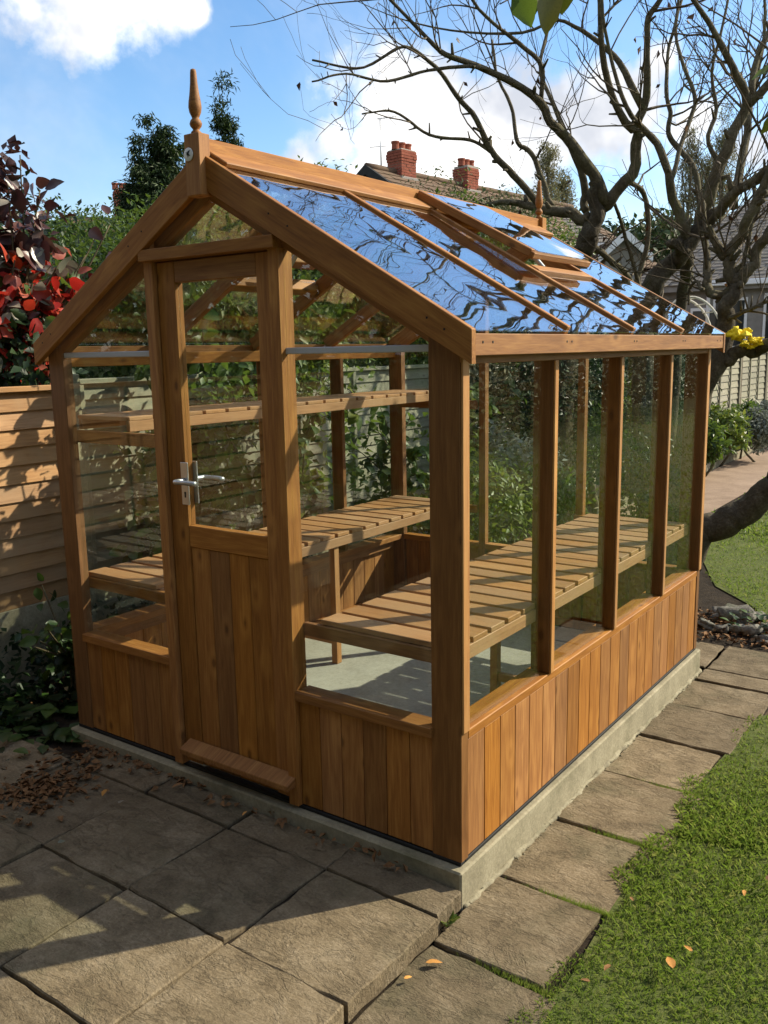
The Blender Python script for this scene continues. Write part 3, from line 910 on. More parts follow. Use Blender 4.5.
def roof_slope(name, a, b, c, d, mat, parent, base, rows=14, cols=24, th=.04):
    """tiled slope: eave a-b, ridge d-c, tiles as rows of lapped, slightly uneven tiles joined in one mesh"""
    a, b, c, d = map(Vector, (a, b, c, d))
    nrm = (b - a).cross(d - a).normalized()
    if nrm.z < 0: nrm = -nrm
    rg = np.random.default_rng(rows * 7 + cols)
    V, Fc = [], []
    P = lambda u, v: (a * (1 - u) + b * u) * (1 - v) + (d * (1 - u) + c * u) * v
    for r in range(rows):
        for k in range(cols):
            u0, u1 = (k + (r % 2) * .5) / (cols + .5), (k + 1 + (r % 2) * .5 - .03) / (cols + .5)
            v0, v1 = r / rows - .012, (r + 1.1) / rows
            j = rg.normal(0, .008)
            o = len(V)
            V += [P(u0, v0) + nrm * (th + j), P(u1, v0) + nrm * (th + j), P(u1, min(v1, 1)) + nrm * .012, P(u0, min(v1, 1)) + nrm * .012,
                  P(u0, v0) + nrm * (th + j - .03), P(u1, v0) + nrm * (th + j - .03)]
            Fc += [(o, o + 1, o + 2, o + 3), (o + 4, o + 5, o + 1, o)]
    o = lmesh(name, V, Fc, mat, parent, base)
    lmesh('roof_deck', [a - nrm * .06, b - nrm * .06, c - nrm * .06, d - nrm * .06, a, b, c, d], [(0, 1, 2, 3), (4, 5, 6, 7), (0, 1, 5, 4), (1, 2, 6, 5), (2, 3, 7, 6), (3, 0, 4, 7)], 'dark_paint', o, base)
    return o


def brick_stack(name, lo, hi, parent, base, pots=2):
    """chimney stack: mortar core with courses of bricks standing proud, corbelled head and clay pots"""
    lo, hi = Vector(lo), Vector(hi)
    st = lbox(name, lo + Vector((.012, .012, 0)), hi - Vector((.012, .012, 0)), 'mortar', parent, base)
    rg = np.random.default_rng(4)
    V, Fc = [], []
    course = .085
    n = int((hi.z - lo.z) / course)

    def brick(x0, x1, y0, y1, z0, z1):
        o = len(V)
        V.extend([(x, y, z) for x in (x0, x1) for y in (y0, y1) for z in (z0, z1)])
        Fc.extend([(o + i for i in q) for q in ((0, 1, 3, 2), (4, 6, 7, 5), (0, 4, 5, 1), (2, 3, 7, 6), (1, 5, 7, 3), (0, 2, 6, 4))])
    for r in range(n):
        z0 = lo.z + r * course; z1 = z0 + course - .012
        gr = .03 if r in (n - 3, n - 2) else (.015 if r in (n - 4, n - 1) else 0)
        for side in range(4):
            L = (hi.x - lo.x) if side % 2 == 0 else (hi.y - lo.y)
            m_ = max(2, int(L / .225)); s = (r % 2) * .5
            for k in range(m_ + 1):
                t0, t1 = max(0, (k - s) / m_), min(1, (k + 1 - s) / m_) - .012 / L
                if t1 - t0 < .05: continue
                j = rg.normal(0, .003) + gr
                if side == 0: brick(lo.x + L * t0 - gr, lo.x + L * t1 + gr * .9, lo.y - j, lo.y + .05, z0, z1)
                if side == 2: brick(lo.x + L * t0 - gr, lo.x + L * t1 + gr * .9, hi.y - .05, hi.y + j, z0, z1)
                if side == 1: brick(hi.x - .05, hi.x + j, lo.y + L * t0, lo.y + L * t1, z0, z1)
                if side == 3: brick(lo.x - j, lo.x + .05, lo.y + L * t0, lo.y + L * t1, z0, z1)
    Fc2 = [tuple(q) for q in Fc]
    tag(lmesh('brickwork', V, Fc2, 'brick_red', st, base), kind='stuff')
    cx, cy = (lo.x + hi.x) / 2, (lo.y + hi.y) / 2
    for k in range(pots):
        dx = (k - (pots - 1) / 2) * (hi.x - lo.x) * .42
        pr = [(.13, 0), (.12, .04), (.115, .17), (.135, .19), (.135, .24), (.095, .245)]
        V = []; Fq = []; nn = 12
        for r, z in pr:
            for i in range(nn): V.append((cx + dx + r * math.cos(2 * math.pi * i / nn), cy + r * math.sin(2 * math.pi * i / nn), hi.z + z))
        for i in range(len(pr) - 1):
            for q in range(nn): Fq.append((i * nn + q, i * nn + (q + 1) % nn, (i + 1) * nn + (q + 1) % nn, (i + 1) * nn + q))
        Fq.append(tuple((len(pr) - 1) * nn + q for q in range(nn)))
        lmesh('chimney_pot', V, Fq, 'terracotta', st, base)
    return st


def frame_of(p, q):
    """matrix whose x axis runs level from p to q, z up"""
    p, q = Vector(p), Vector(q); x = (q - p); x.z = 0; x.normalize(); z = Vector((0, 0, 1)); y = z.cross(x)
    return Matrix(((x.x, y.x, 0, p.x), (x.y, y.y, 0, p.y), (0, 0, 1, 0), (0, 0, 0, 1)))


# two-storey house with the pair of brick chimneys, ridge running away to the right
p = U(366, 167, 27); q = U(520, 196, 33)
B = frame_of(p, q); zr = p.z
hs = empty('brick_house', (p.x, p.y, -.2), 'brick house with brown tiled roof and two red chimneys above the greenhouse ridge', 'house')
LH, HW = 12., 4.2
lbox('wall', (.25, -HW + .3, -.2), (LH - .3, HW - .3, zr - 2.6), 'brick_red', hs, B)
ez = zr - 2.75
rf = roof_slope('roof_slope', (0, -HW, ez), (LH, -HW, ez), (LH, 0, zr), (0, 0, zr), 'brown_tile', hs, B, 16, 36)
roof_slope('roof_slope', (LH, HW, ez), (0, HW, ez), (0, 0, zr), (LH, 0, zr), 'brown_tile', hs, B, 16, 36)
lmesh('gable_wall', [(.26, -HW + .3, ez - .2), (.26, HW - .3, ez - .2), (.26, 0, zr - .15), (.5, -HW + .3, ez - .2), (.5, HW - .3, ez - .2), (.5, 0, zr - .15)], [(0, 1, 2), (3, 5, 4), (0, 2, 5, 3), (1, 4, 5, 2)], 'brick_red', hs, B)
for s in (-1, 1):
    lmesh('gable_board', [(-.06, s * HW, ez - .22), (-.06, 0, zr - .22), (-.06, 0, zr + .07), (-.06, s * HW, ez + .07), (.06, s * HW, ez - .22), (.06, 0, zr - .22), (.06, 0, zr + .07), (.06, s * HW, ez + .07)],
          [(0, 1, 2, 3), (4, 7, 6, 5), (0, 3, 7, 4), (1, 5, 6, 2), (3, 2, 6, 7), (0, 4, 5, 1)], 'dark_paint', hs, B)
tubes('ridge_tiles', [([B @ Vector((x, 0, zr + .03)) for x in np.linspace(0, LH, 25)], [.1 + .012 * (i % 2) for i in range(25)])], 'brown_tile', hs, 8)
for (px, py, d, w, hz) in ((397, 152, 28.2, .70, 1.0), (456, 169, 30.8, .62, .9)):
    c = B.inverted() @ U(px, py, d)
    brick_stack('chimney', (c.x - w / 2, -.3, zr - .35), (c.x + w / 2, .3, c.z + .0), hs, B, 3)
    lbox('flashing', (c.x - w / 2 - .07, -.37, zr - .42), (c.x + w / 2 + .07, .37, zr - .14), 'render_grey', hs, B, .02)
c = U(381, 152, 28.1); t = U(380, 119, 28.1)
ant = empty('tv_aerial', c, 'thin television aerial on mast beside the left brick chimney', 'aerial')
tubes('mast', [([c - Vector((0, 0, .6)), t], [.022, .018])], 'aluminium', ant, 6)
e0 = t + Vector(RIGHT) * .55 + Vector((0, 0, .08)); e1 = t - Vector(RIGHT) * .1
tubes('boom', [([e1, e0], [.014, .014])], 'aluminium', ant, 5)
for k in range(7):
    x = e1 + (e0 - e1) * (k + .5) / 7
    tubes('element', [([x - Vector(FWD) * .16 + Vector((0, 0, 0)), x + Vector(FWD) * .16], [.006, .006])], 'aluminium', ant, 4)
tubes('element', [([t - Vector((.0, 0, .85)) - Vector(RIGHT) * .35, t - Vector((0, 0, .8)) + Vector(RIGHT) * .3], [.012, .012])], 'aluminium', ant, 5)

# house whose chimney shows above the hedge at the left
p = U(60, 216, 34); q = U(190, 214, 36)
B = frame_of(p, q); zr = p.z
h2 = empty('brick_house', (p.x, p.y, -.2), 'house behind the left hedge of which mainly one red topped chimney shows', 'house')
lbox('wall', (.2, -3.6, -.2), (7.8, 3.6, zr - 2.6), 'brick_red', h2, B)
roof_slope('roof_slope', (0, -4, zr - 2.8), (8, -4, zr - 2.8), (8, 0, zr), (0, 0, zr), 'brown_tile', h2, B, 14, 22)
roof_slope('roof_slope', (8, 4, zr - 2.8), (0, 4, zr - 2.8), (0, 0, zr), (8, 0, zr), 'brown_tile', h2, B, 14, 22)
c = B.inverted() @ U(121, 191, 35)
brick_stack('chimney', (c.x - .30, -.3, zr - .4), (c.x + .30, .3, c.z), h2, B, 3)

# grey bungalow at the right
KS = 1.6
p = U(625, 283, 19.5 * KS); q = U(860, 284, 17.2 * KS)
p.z = q.z = 1.66 + (343 - 283) / F_PX * 18.8 * KS; EZ = p.z
B = frame_of(p, q); LB = (q - p).length + 3; zr = EZ + 2.85 * KS
h3 = empty('bungalow', (p.x, p.y, -.2), 'grey roofed bungalow with white framed windows behind the twisted bare trees', 'house')
lbox('wall', (.35, .35, -.2), (LB - .35, 7.4 * KS, EZ - .06), 'render_grey', h3, B)
roof_slope('roof_slope', (0, 0, EZ), (LB, 0, EZ), (LB, 3.9 * KS, zr), (3.0 * KS, 3.9 * KS, zr), 'grey_tile', h3, B, 38, 64)
roof_slope('roof_slope', (0, 7.8 * KS, EZ), (0, 0, EZ), (3.0 * KS, 3.9 * KS, zr), (3.0 * KS, 3.9 * KS, zr), 'grey_tile', h3, B, 24, 40)
roof_slope('roof_slope', (LB, 7.8 * KS, EZ), (0, 7.8 * KS, EZ), (3.0 * KS, 3.9 * KS, zr), (LB, 3.9 * KS, zr), 'grey_tile', h3, B, 38, 64)
Bi = B.inverted()
xw = lambda px: (Bi @ U(px, 300, 18.6 * KS)).x


def window(x0, x1, z0, z1, parent, base, y=.35, lights=1):
    f = lbox('window', (x0, y - .05, z0), (x1, y - .003, z1), 'white_paint', parent, base, .01)
    w = (x1 - x0) / lights
    for k in range(lights):
        lbox('pane', (x0 + w * k + .09, y - .066, z0 + .10), (x0 + w * (k + 1) - .09, y - .049, z1 - .10), 'dark_glass', f, base)
    lbox('window_sill', (x0 - .06, y - .16, z0 - .07), (x1 + .06, y - .0035, z0 - .001), 'white_paint', f, base, .008)


x7 = xw(711)
lbox('gutter', (x7 - .1, -.18, EZ - .12), (LB, -.015, EZ + .06), 'white_paint', h3, B, .02)
lbox('fascia', (.0, -.012, EZ - .25), (LB, .012, EZ - .02), 'render_grey', h3, B, .0)
window(x7, x7 + 1.1, 1.5, EZ - .5, h3, B)
window(x7 + 1.6, x7 + 3.7, .9, EZ - .4, h3, B, .35, 2)
window(x7 + 4.6, x7 + 6.6, 1.5, EZ - .5, h3, B, .35, 2)
window(2.2, 3.4, 1.6, EZ - .8, h3, B)
lbox('drainpipe', (x7 - .22, .24, -.2), (x7 - .10, .34, EZ - .13), 'white_paint', h3, B, .02)

# small gabled outbuilding with white bargeboards
p = U(604, 252, 24); q = U(643, 252, 24); p.z = q.z = (p.z + q.z) / 2
B = frame_of(p, q); wg = (q - p).length; za = U(622, 235, 24).z
h4 = empty('outbuilding', (p.x, p.y, -.2), 'small grey outbuilding whose gable is edged with white bargeboards', 'outbuilding')
lmesh('wall', [(.05, 0, -.2), (wg - .05, 0, -.2), (wg - .05, 0, p.z), (wg / 2, 0, za), (.05, 0, p.z), (.05, 4, -.2), (wg - .05, 4, -.2), (wg - .05, 4, p.z), (wg / 2, 4, za), (.05, 4, p.z)],
      [(0, 1, 2, 3, 4), (9, 8, 7, 6, 5), (0, 5, 6, 1), (1, 6, 7, 2), (0, 4, 9, 5)], 'render_grey', h4, B)
roof_slope('roof_slope', (-.18, 4.2, p.z - .18), (-.18, -.2, p.z - .18), (wg / 2, -.2, za + .02), (wg / 2, 4.2, za + .02), 'brown_tile', h4, B, 8, 16)
roof_slope('roof_slope', (wg + .18, -.2, p.z - .18), (wg + .18, 4.2, p.z - .18), (wg / 2, 4.2, za + .02), (wg / 2, -.2, za + .02), 'brown_tile', h4, B, 8, 16)
for f in (lambda x: x, lambda x: wg - x):
    V = [(f(-.2), -.27, p.z - .30), (f(wg / 2), -.27, za - .12), (f(wg / 2), -.27, za + .10), (f(-.2), -.27, p.z - .08)]
    V += [(x, y + .06, z) for x, y, z in V]
    lmesh('bargeboard', V, [(0, 1, 2, 3), (4, 7, 6, 5), (0, 3, 7, 4), (1, 5, 6, 2), (3, 2, 6, 7), (0, 4, 5, 1)], 'white_paint', h4, B)

# cream house sliver and distant brick house with two chimneys
p = U(560, 243, 31); q = U(613, 243, 31); B = frame_of(p, q); w = (q - p).length
h5 = empty('cream_house', (p.x, p.y, -.2), 'cream rendered house with grey hipped roof seen between the two left tree trunks', 'house')
lbox('wall', (.2, .3, -.2), (w - .2, 6, p.z), 'render_cream', h5, B)
zt = p.z + 1.5
roof_slope('roof_slope', (0, 0, p.z), (w, 0, p.z), (w * .45, 3, zt), (w * .2, 3, zt), 'grey_tile', h5, B, 10, 14)
roof_slope('roof_slope', (w, 0, p.z), (w, 6.3, p.z), (w * .45, 3, zt), (w * .45, 3, zt), 'grey_tile', h5, B, 10, 14)
lbox('fascia', (-.03, -.04, p.z - .16), (w + .03, .012, p.z - .02), 'white_paint', h5, B)
p = U(622, 245, 44); q = U(690, 250, 46); B = frame_of(p, q); zr = p.z
h6 = empty('brick_house', (p.x, p.y, -.2), 'far red brick house with two stout chimneys in front of the wooded skyline', 'house')
w = (q - p).length
lbox('wall', (.2, .3, -.2), (w - .2, 6.7, zr - 1.9), 'brick_red', h6, B)
roof_slope('roof_slope', (0, 0, zr - 2), (w, 0, zr - 2), (w, 3.5, zr), (0, 3.5, zr), 'brown_tile', h6, B, 12, 20)
roof_slope('roof_slope', (w, 7, zr - 2), (0, 7, zr - 2), (0, 3.5, zr), (w, 3.5, zr), 'brown_tile', h6, B, 12, 20)
for px, d in ((637, 44.5), (656, 45)):
    c = B.inverted() @ U(px, 226 + (px > 640) * 8, d)
    brick_stack('chimney', (c.x - .45, 3.1, zr - .3), (c.x + .45, 3.9, c.z), h6, B, 2)

# pale hoop arch by the bungalow
a = U(688, 297, 24); b = U(722, 327, 24)
ar = empty('garden_arch', (b.x, b.y, -.15), 'pale hooped garden arch in front of the grey bungalow wall', 'arch')
for s in (0, .8):
    off = Vector(FWD) * s; off.z = 0
    a0 = U(676, 330, 24) + off; P = [Vector((a0.x, a0.y, -.15)), a0, U(681, 304, 24) + off, U(693, 297, 24) + off, U(708, 304, 24) + off, U(719, 320, 24) + off]
    e = U(723, 345, 24) + off
    P += [e, Vector((e.x, e.y, -.15))]
    tubes('hoop', [(spline(np.array([tuple(x) for x in P]), 30), np.full(30, .032))], 'render_cream', ar, 7)
for k in range(5):
    x = U(681 + k * 8, (304, 298, 298, 304, 312)[k], 24)
    tubes('rung', [([x, x + Vector((FWD[0], FWD[1], 0)) * .8], [.018, .018])], 'render_cream', ar, 5)

# ================================================================== BARE TREES


def limb_path(pts, seed, w0=None):
    """pts: (px, py, depth, width in px) traced along the limb -> smooth gnarled 3-D path"""
    A = np.array([[*U(x, y, d), w * d / F_PX / 2] for x, y, d, w in pts])
    if pts[-1][1] < 40:                       # limbs that leave the view go on growing upward
        rg = np.random.default_rng(seed + 1000)
        v = A[-1, :3] - A[-2, :3]; v /= np.linalg.norm(v); r_ = max(A[-1, 3], .012)
        A[-1, 3] = r_
        for k in range(3):
            v = v + rg.normal(0, .22, 3) + [0, 0, .25]; v /= np.linalg.norm(v)
            A = np.vstack([A, np.r_[A[-1, :3] + v * .55, r_ * (1 - .28 * (k + 1))]])
    n = max(10, 5 * len(pts))
    Q = spline(A, n)
    rg = np.random.default_rng(seed)
    kn = np.repeat(rg.normal(0, 1, (n // 4 + 2, 3)), 4, 0)[:n]; kn[1:-1] = (kn[:-2] + kn[1:-1] + kn[2:]) / 3
    Q[1:-1, :3] += (kn * np.minimum(Q[:, 3:4] * .30, .016))[1:-1]
    j = rg.normal(0, 1, (n, 3)); j[1:-1] = (j[:-2] + j[1:-1] * 2 + j[2:]) / 4
    Q[:, :3] += j * np.minimum(Q[:, 3:4] * .22, .012)
    return Q[:, :3], np.maximum(Q[:, 3] * (1 + rg.normal(0, .03, n)), .003)


def bare_tree(name, base, label, trunk, limbs, seed, ntwig, twig_len=(.45, 1.35)):
    t = empty(name, base, label, 'tree', 'old pollarded fruit trees behind the greenhouse')
    tubes('trunk', [limb_path(q, seed + i) for i, q in enumerate(trunk)], 'bark_dark', t, 14, .035, True, seed)
    lp = []
    for i, q in enumerate(limbs):
        lp.append(limb_path(q, seed + 50 + i))
        tubes('limb', [lp[-1]], 'bark', t, 9, .045, True, seed + i)
    rg = np.random.default_rng(seed + 7)
    sp = []
    for k in range(16 * len(lp) // 2):
        P, R = lp[rg.integers(len(lp))]
        i = rg.integers(2, len(P) - 2)
        T = P[i + 1] - P[i]; T /= np.linalg.norm(T) + 1e-9
        s = rand_dirs(1, rg)[0]; s = s - T * (s @ T); s = s / np.linalg.norm(s) + T * .5 + np.array([0, 0, .2])
        r_ = R[i] * rg.uniform(.3, .6); ln = R[i] + rg.uniform(.015, .07)
        sp.append((np.array([P[i], P[i] + s * ln * .6, P[i] + s * ln]), np.array([r_ * 1.3, r_, r_ * .75])))
    tag(tubes('spurs', sp, 'bark', t, 6, .08, True, seed), kind='stuff')
    L = np.array([sum(np.linalg.norm(np.diff(P, axis=0), axis=1)) for P, R in lp])
    thin, tips = [], []

    def grow(p, d, ln, r, lev):
        n = 7 if lev == 0 else 5
        P = [np.array(p)]
        d = d / np.linalg.norm(d)
        for i in range(n):
            d = d + rg.normal(0, .15, 3) + np.array([0, 0, .07])
            d /= np.linalg.norm(d)
            P.append(P[-1] + d * ln / n)
        R = np.linspace(r, max(.0016, r * .35), n + 1)
        thin.append((np.array(P), R)); tips.append((P[-1], d))
        if lev < 2:
            for k in range(rg.integers(2, 5) if lev == 0 else rg.integers(1, 3)):
                i = rg.integers(1, n + 1)
                s = rand_dirs(1, rg)[0]; s = s - d * (s @ d)
                dd = d * .75 + s * .85 + np.array([0, 0, .12])
                grow(P[i], dd, ln * rg.uniform(.4, .75), R[i] * .75, lev + 1)
    for k in range(ntwig):
        w = L * np.array([1 + .0 * i for i in range(len(L))])
        i = rg.choice(len(lp), p=w / w.sum())
        P, R = lp[i]
        j = int(len(P) * rg.uniform(.25, .98))
        j = min(j, len(P) - 2)
        T = P[j + 1] - P[j]; T = T / np.linalg.norm(T)
        s = rand_dirs(1, rg)[0]; s = s - T * (s @ T); s /= np.linalg.norm(s)
        d = T * rg.uniform(.2, .9) + s + np.array([0, 0, .25])
        grow(P[j], d, rg.uniform(*twig_len), min(R[j] * .55, rg.uniform(.006, .014)), 0)
    tag(tubes('twigs', thin, 'twig_bark', t, 4, 0, True), kind='stuff')
    # the few withered leaves still hanging
    k = rg.choice(len(tips), min(len(tips), max(12, len(tips) // 14)), replace=False)
    P = np.array([tips[i][0] for i in k]); D = rand_dirs(len(k), rg, (0, 0, -1.2)); N = rand_dirs(len(k), rg)
    V, T = leaf_arrays(P, D, N, rg.uniform(.04, .08, len(k)), .6, .4)
    tag(np_obj('withered_leaves', V, T, 'leaf_brown', t), kind='stuff')
    return t, lp


a0 = U(563, 470, 8.4)
bare_tree('bare_tree', (a0.x, a0.y, -.14), 'left bare tree of the three with a long level limb behind the rear finial',
    [[(556, 565, 8.5, 26), (560, 470, 8.4, 23), (566, 345, 8.3, 21), (577, 275, 8.2, 19), (587, 242, 8.1, 17), (594, 222, 8.1, 18), (600, 206, 8.1, 14)],
     [(584, 252, 8.1, 17), (590, 228, 8.05, 15), (596, 200, 8.0, 13), (594, 180, 7.95, 12)]],
    [[(603, 205, 8.1, 15), (616, 191, 8.0, 12), (629, 173, 7.9, 11.5), (635, 151, 7.8, 11), (637, 128, 7.7, 9.5), (644, 103, 7.6, 8), (648, 54, 7.4, 6.5), (649, 19, 7.3, 6), (664, -5, 7.2, 5), (690, -60, 7.0, 3)],
     [(600, 204, 8.0, 14), (593, 172, 7.9, 12), (572, 143, 7.8, 10.5), (554, 124, 7.7, 9), (538, 101, 7.6, 8), (492, 72, 7.4, 6.5), (450, 55, 7.3, 5.2), (430, 40, 7.2, 4.4), (391, 0, 7.0, 3), (360, -30, 6.9, 2)],
     [(587, 212, 8.2, 9), (585, 195, 8.2, 8), (581, 170, 8.1, 7), (570, 144, 8.0, 6), (556, 110, 8.0, 4.5), (540, 70, 8.1, 3.6), (549, 22, 8.2, 3), (553, -10, 8.2, 2)],
     [(590, 216, 8.1, 12), (566, 212, 8.2, 11), (538, 207, 8.3, 9), (505, 203, 8.5, 6), (476, 203, 8.7, 4), (440, 196, 8.9, 2.5)],
     [(540, 207, 8.3, 7.5), (520, 182, 8.2, 7), (494, 154, 8.1, 6.2), (478, 122, 8.0, 5.4), (453, 88, 7.9, 4.5), (434, 65, 7.8, 4), (404, 48, 7.7, 3.3), (360, 68, 7.6, 2.6), (312, 60, 7.5, 2)],
     [(553, 208, 8.3, 6), (541, 177, 8.4, 5.5), (531, 152, 8.4, 5), (517, 141, 8.4, 4.4), (511, 108, 8.4, 3.6), (499, 80, 8.4, 3), (492, 40, 8.4, 2.2)],
     [(541, 104, 7.6, 5), (541, 66, 7.5, 5), (518, 44, 7.4, 4.4), (491, 22, 7.3, 3.4), (470, -10, 7.2, 2.4)],
     [(633, 130, 7.7, 8.5), (614, 100, 7.5, 7), (602, 56, 7.3, 6), (599, 0, 7.1, 5), (601, -50, 7.0, 3)],
     [(643, 108, 7.6, 7), (622, 66, 7.6, 6), (600, 44, 7.6, 5), (576, 27, 7.6, 4), (556, 20, 7.6, 3), (520, 33, 7.6, 2)],
     [(612, 196, 8.0, 4), (629, 182, 8.1, 5), (645, 201, 8.3, 5.2), (648, 235, 8.4, 5.2), (641, 268, 8.5, 5), (632, 300, 8.6, 5)],
     [(612, 196, 8.0, 3.4), (624, 232, 8.3, 3.6), (637, 276, 8.5, 4), (640, 310, 8.6, 4)],
     [(590, 240, 8.1, 7), (604, 254, 8.2, 6.5), (617, 266, 8.3, 6), (629, 277, 8.4, 5), (640, 300, 8.5, 4)],
     [(492, 72, 7.4, 4), (470, 66, 7.3, 3.6), (430, 70, 7.3, 3.2), (385, 82, 7.2, 2.8), (345, 74, 7.1, 2.2), (312, 82, 7.0, 1.6)],
     [(494, 154, 8.1, 4), (470, 140, 8.1, 3.4), (430, 135, 8.1, 3), (395, 112, 8.0, 2.4), (362, 114, 7.9, 1.6)]],
    31, 88)

b0 = U(655, 520, 8.0)
bare_tree('bare_tree', (b0.x, b0.y, -.14), 'middle bare tree with a thick leaning trunk and sawn stub against the grey roof',
    [[(650, 560, 8.0, 28), (646, 470, 7.9, 25), (640, 380, 7.8, 23), (641, 320, 7.8, 22), (652, 286, 7.7, 21), (671, 267, 7.7, 18), (684, 248, 7.6, 16), (698, 227, 7.6, 15), (712, 216, 7.5, 12), (723, 211, 7.5, 9)],
     [(684, 250, 7.6, 13), (676, 246, 7.5, 10), (670, 242, 7.45, 9)],
     [(686, 238, 7.7, 10), (690, 252, 7.9, 11), (686, 275, 8.1, 12), (681, 305, 8.2, 11), (676, 350, 8.3, 12), (672, 420, 8.4, 12), (670, 560, 8.4, 13)]],
    [[(684, 240, 7.6, 11), (680, 217, 7.5, 10), (669, 186, 7.4, 9), (656, 146, 7.3, 7.5), (642, 128, 7.2, 6), (630, 112, 7.1, 5), (612, 60, 7.0, 3.5), (602, 10, 6.9, 2)],
     [(702, 224, 7.6, 15), (707, 200, 7.5, 13), (715, 174, 7.4, 12), (728, 148, 7.3, 11), (744, 108, 7.2, 9.5), (742, 81, 7.1, 8), (728, 57, 7.0, 7), (710, 25, 6.9, 5.5), (694, 0, 6.8, 4.5), (680, -40, 6.7, 3)],
     [(747, 106, 7.2, 9), (760, 92, 7.1, 8.5), (776, 70, 7.0, 7), (800, 30, 6.9, 5)],
     [(751, 98, 7.15, 7), (759, 56, 7.2, 6), (772, 30, 7.2, 5), (790, -10, 7.2, 3)],
     [(701, 214, 7.6, 7), (695, 174, 7.7, 6.4), (677, 147, 7.8, 5.8), (668, 133, 7.8, 5), (670, 112, 7.8, 4.5), (666, 92, 7.8, 4), (668, 54, 7.9, 3.5), (676, 22, 7.9, 3), (680, -20, 7.9, 2)],
     [(672, 180, 7.45, 5), (680, 150, 7.5, 4.6), (693, 114, 7.6, 4.2), (694, 92, 7.6, 4), (681, 58, 7.7, 3.5), (676, 24, 7.8, 3), (690, -20, 7.9, 2)],
     [(733, 205, 7.9, 9), (738, 182, 8.0, 8.5), (746, 140, 8.1, 8), (748, 116, 8.1, 7), (757, 80, 8.2, 5), (765, 30, 8.2, 3)],
     [(720, 164, 7.4, 5), (708, 140, 7.4, 4.4), (716, 110, 7.4, 4), (712, 70, 7.4, 3), (722, 30, 7.4, 2)]],
    63, 64)

c0 = U(697, 570, 7.3)
bare_tree('bare_tree', (c0.x, c0.y, -.14), 'right bare tree whose low heavy limb sweeps up over the lawn beside the greenhouse',
    [[(674, 590, 7.2, 34), (678, 500, 7.2, 27), (687, 440, 7.2, 25), (703, 398, 7.2, 22), (718, 360, 7.1, 21), (726, 330, 7.1, 18), (731, 306, 7.0, 15), (738, 288, 7.0, 14), (738, 276, 7.0, 13)],
     [(684, 566, 7.15, 28), (705, 535, 7.0, 29), (728, 523, 6.9, 30), (748, 511, 6.8, 28), (768, 488, 6.7, 26), (786, 462, 6.6, 24), (812, 420, 6.5, 20), (834, 372, 6.4, 15), (846, 310, 6.35, 11), (862, 240, 6.3, 7), (880, 170, 6.2, 4)],
     [(716, 362, 7.1, 15), (735, 355, 7.05, 14), (755, 351, 7.0, 13), (775, 345, 6.9, 12), (830, 330, 6.7, 9)]],
    [[(738, 282, 7.0, 13), (732, 269, 7.0, 12.5), (724, 255, 7.0, 10), (715, 240, 7.0, 8), (708, 226, 7.0, 6)],
     [(726, 256, 7.0, 11), (742, 235, 6.9, 10.5), (753, 211, 6.8, 10), (766, 179, 6.7, 9.5), (780, 140, 6.6, 8), (792, 90, 6.5, 5)],
     [(738, 284, 7.0, 13), (745, 275, 6.95, 12), (756, 260, 6.9, 11), (769, 234, 6.8, 10), (790, 200, 6.7, 8), (815, 140, 6.6, 5)],
     [(735, 290, 7.05, 9), (722, 293, 7.1, 9), (711, 291, 7.15, 9), (706, 280, 7.2, 8), (709, 257, 7.25, 7), (705, 230, 7.3, 5), (703, 200, 7.4, 3)],
     [(716, 214, 7.2, 10), (730, 193, 7.0, 10.5), (747, 186, 6.9, 10), (768, 172, 6.7, 9.5), (790, 150, 6.5, 8), (830, 120, 6.3, 5)],
     [(743, 266, 6.95, 4.5), (750, 228, 6.9, 4), (757, 214, 6.9, 3), (764, 190, 6.9, 2)],
     [(704, 290, 7.1, 4), (696, 282, 7.2, 3.4), (690, 290, 7.3, 3), (688, 305, 7.3, 2)],
     [(728, 318, 7.0, 5), (745, 312, 6.9, 4.5), (762, 304, 6.8, 4), (790, 290, 6.7, 3)]],
    95, 40)

# near twig that dips into the top of the view with three big leaves, and one at the right edge
tw = empty('overhanging_twig', U(540, -40, 2.7), 'overhanging twig with large green leaves at the very top of the view', 'twig')
tubes('stem', [(spline(np.array([tuple(U(*q)) for q in ((640, -120, 2.9), (580, -50, 2.75), (548, -14, 2.7), (520, -6, 2.66), (500, 4, 2.62))]), 20), np.linspace(.006, .002, 20))], 'twig_bark', tw, 6)
tw2 = empty('overhanging_twig', U(790, 60, 2.9), 'yellowish green leaves on a twig entering at the upper right edge of the view', 'twig')
tubes('stem', [(spline(np.array([tuple(U(*q)) for q in ((840, -20, 3.0), (800, 50, 2.95), (776, 64, 2.9), (766, 72, 2.9))]), 14), np.linspace(.005, .002, 14))], 'twig_bark', tw2, 6)


def big_leaf_mesh(mat, seed, aspect=.62, n=7):
    """one broad leaf, base at the origin, growing along +X, with midrib fold and wavy edge"""
    rg = np.random.default_rng(seed)
    V, Fc = [], []
    for i in range(n + 1):
        t = i / n
        w = aspect * .5 * math.sin(math.pi * t ** .82) ** .8 * (1 + rg.normal(0, .05)) if 0 < i < n else .004
        z = -.18 * t * t + rg.normal(0, .008)
        V += [(t, -w, z + .22 * w + rg.normal(0, .015)), (t, -w * .5, z + .07 * w), (t, 0, z), (t, w * .5, z + .07 * w), (t, w, z + .22 * w + rg.normal(0, .015))]
    for i in range(n):
        for k in range(4):
            a = i * 5 + k
            Fc.append((a, a + 1, a + 6, a + 5))
    me = bpy.data.meshes.new('leaf'); me.from_pydata(V, [], Fc); me.materials.append(MATS[mat])
    me.polygons.foreach_set('use_smooth', [True] * len(Fc))
    return me


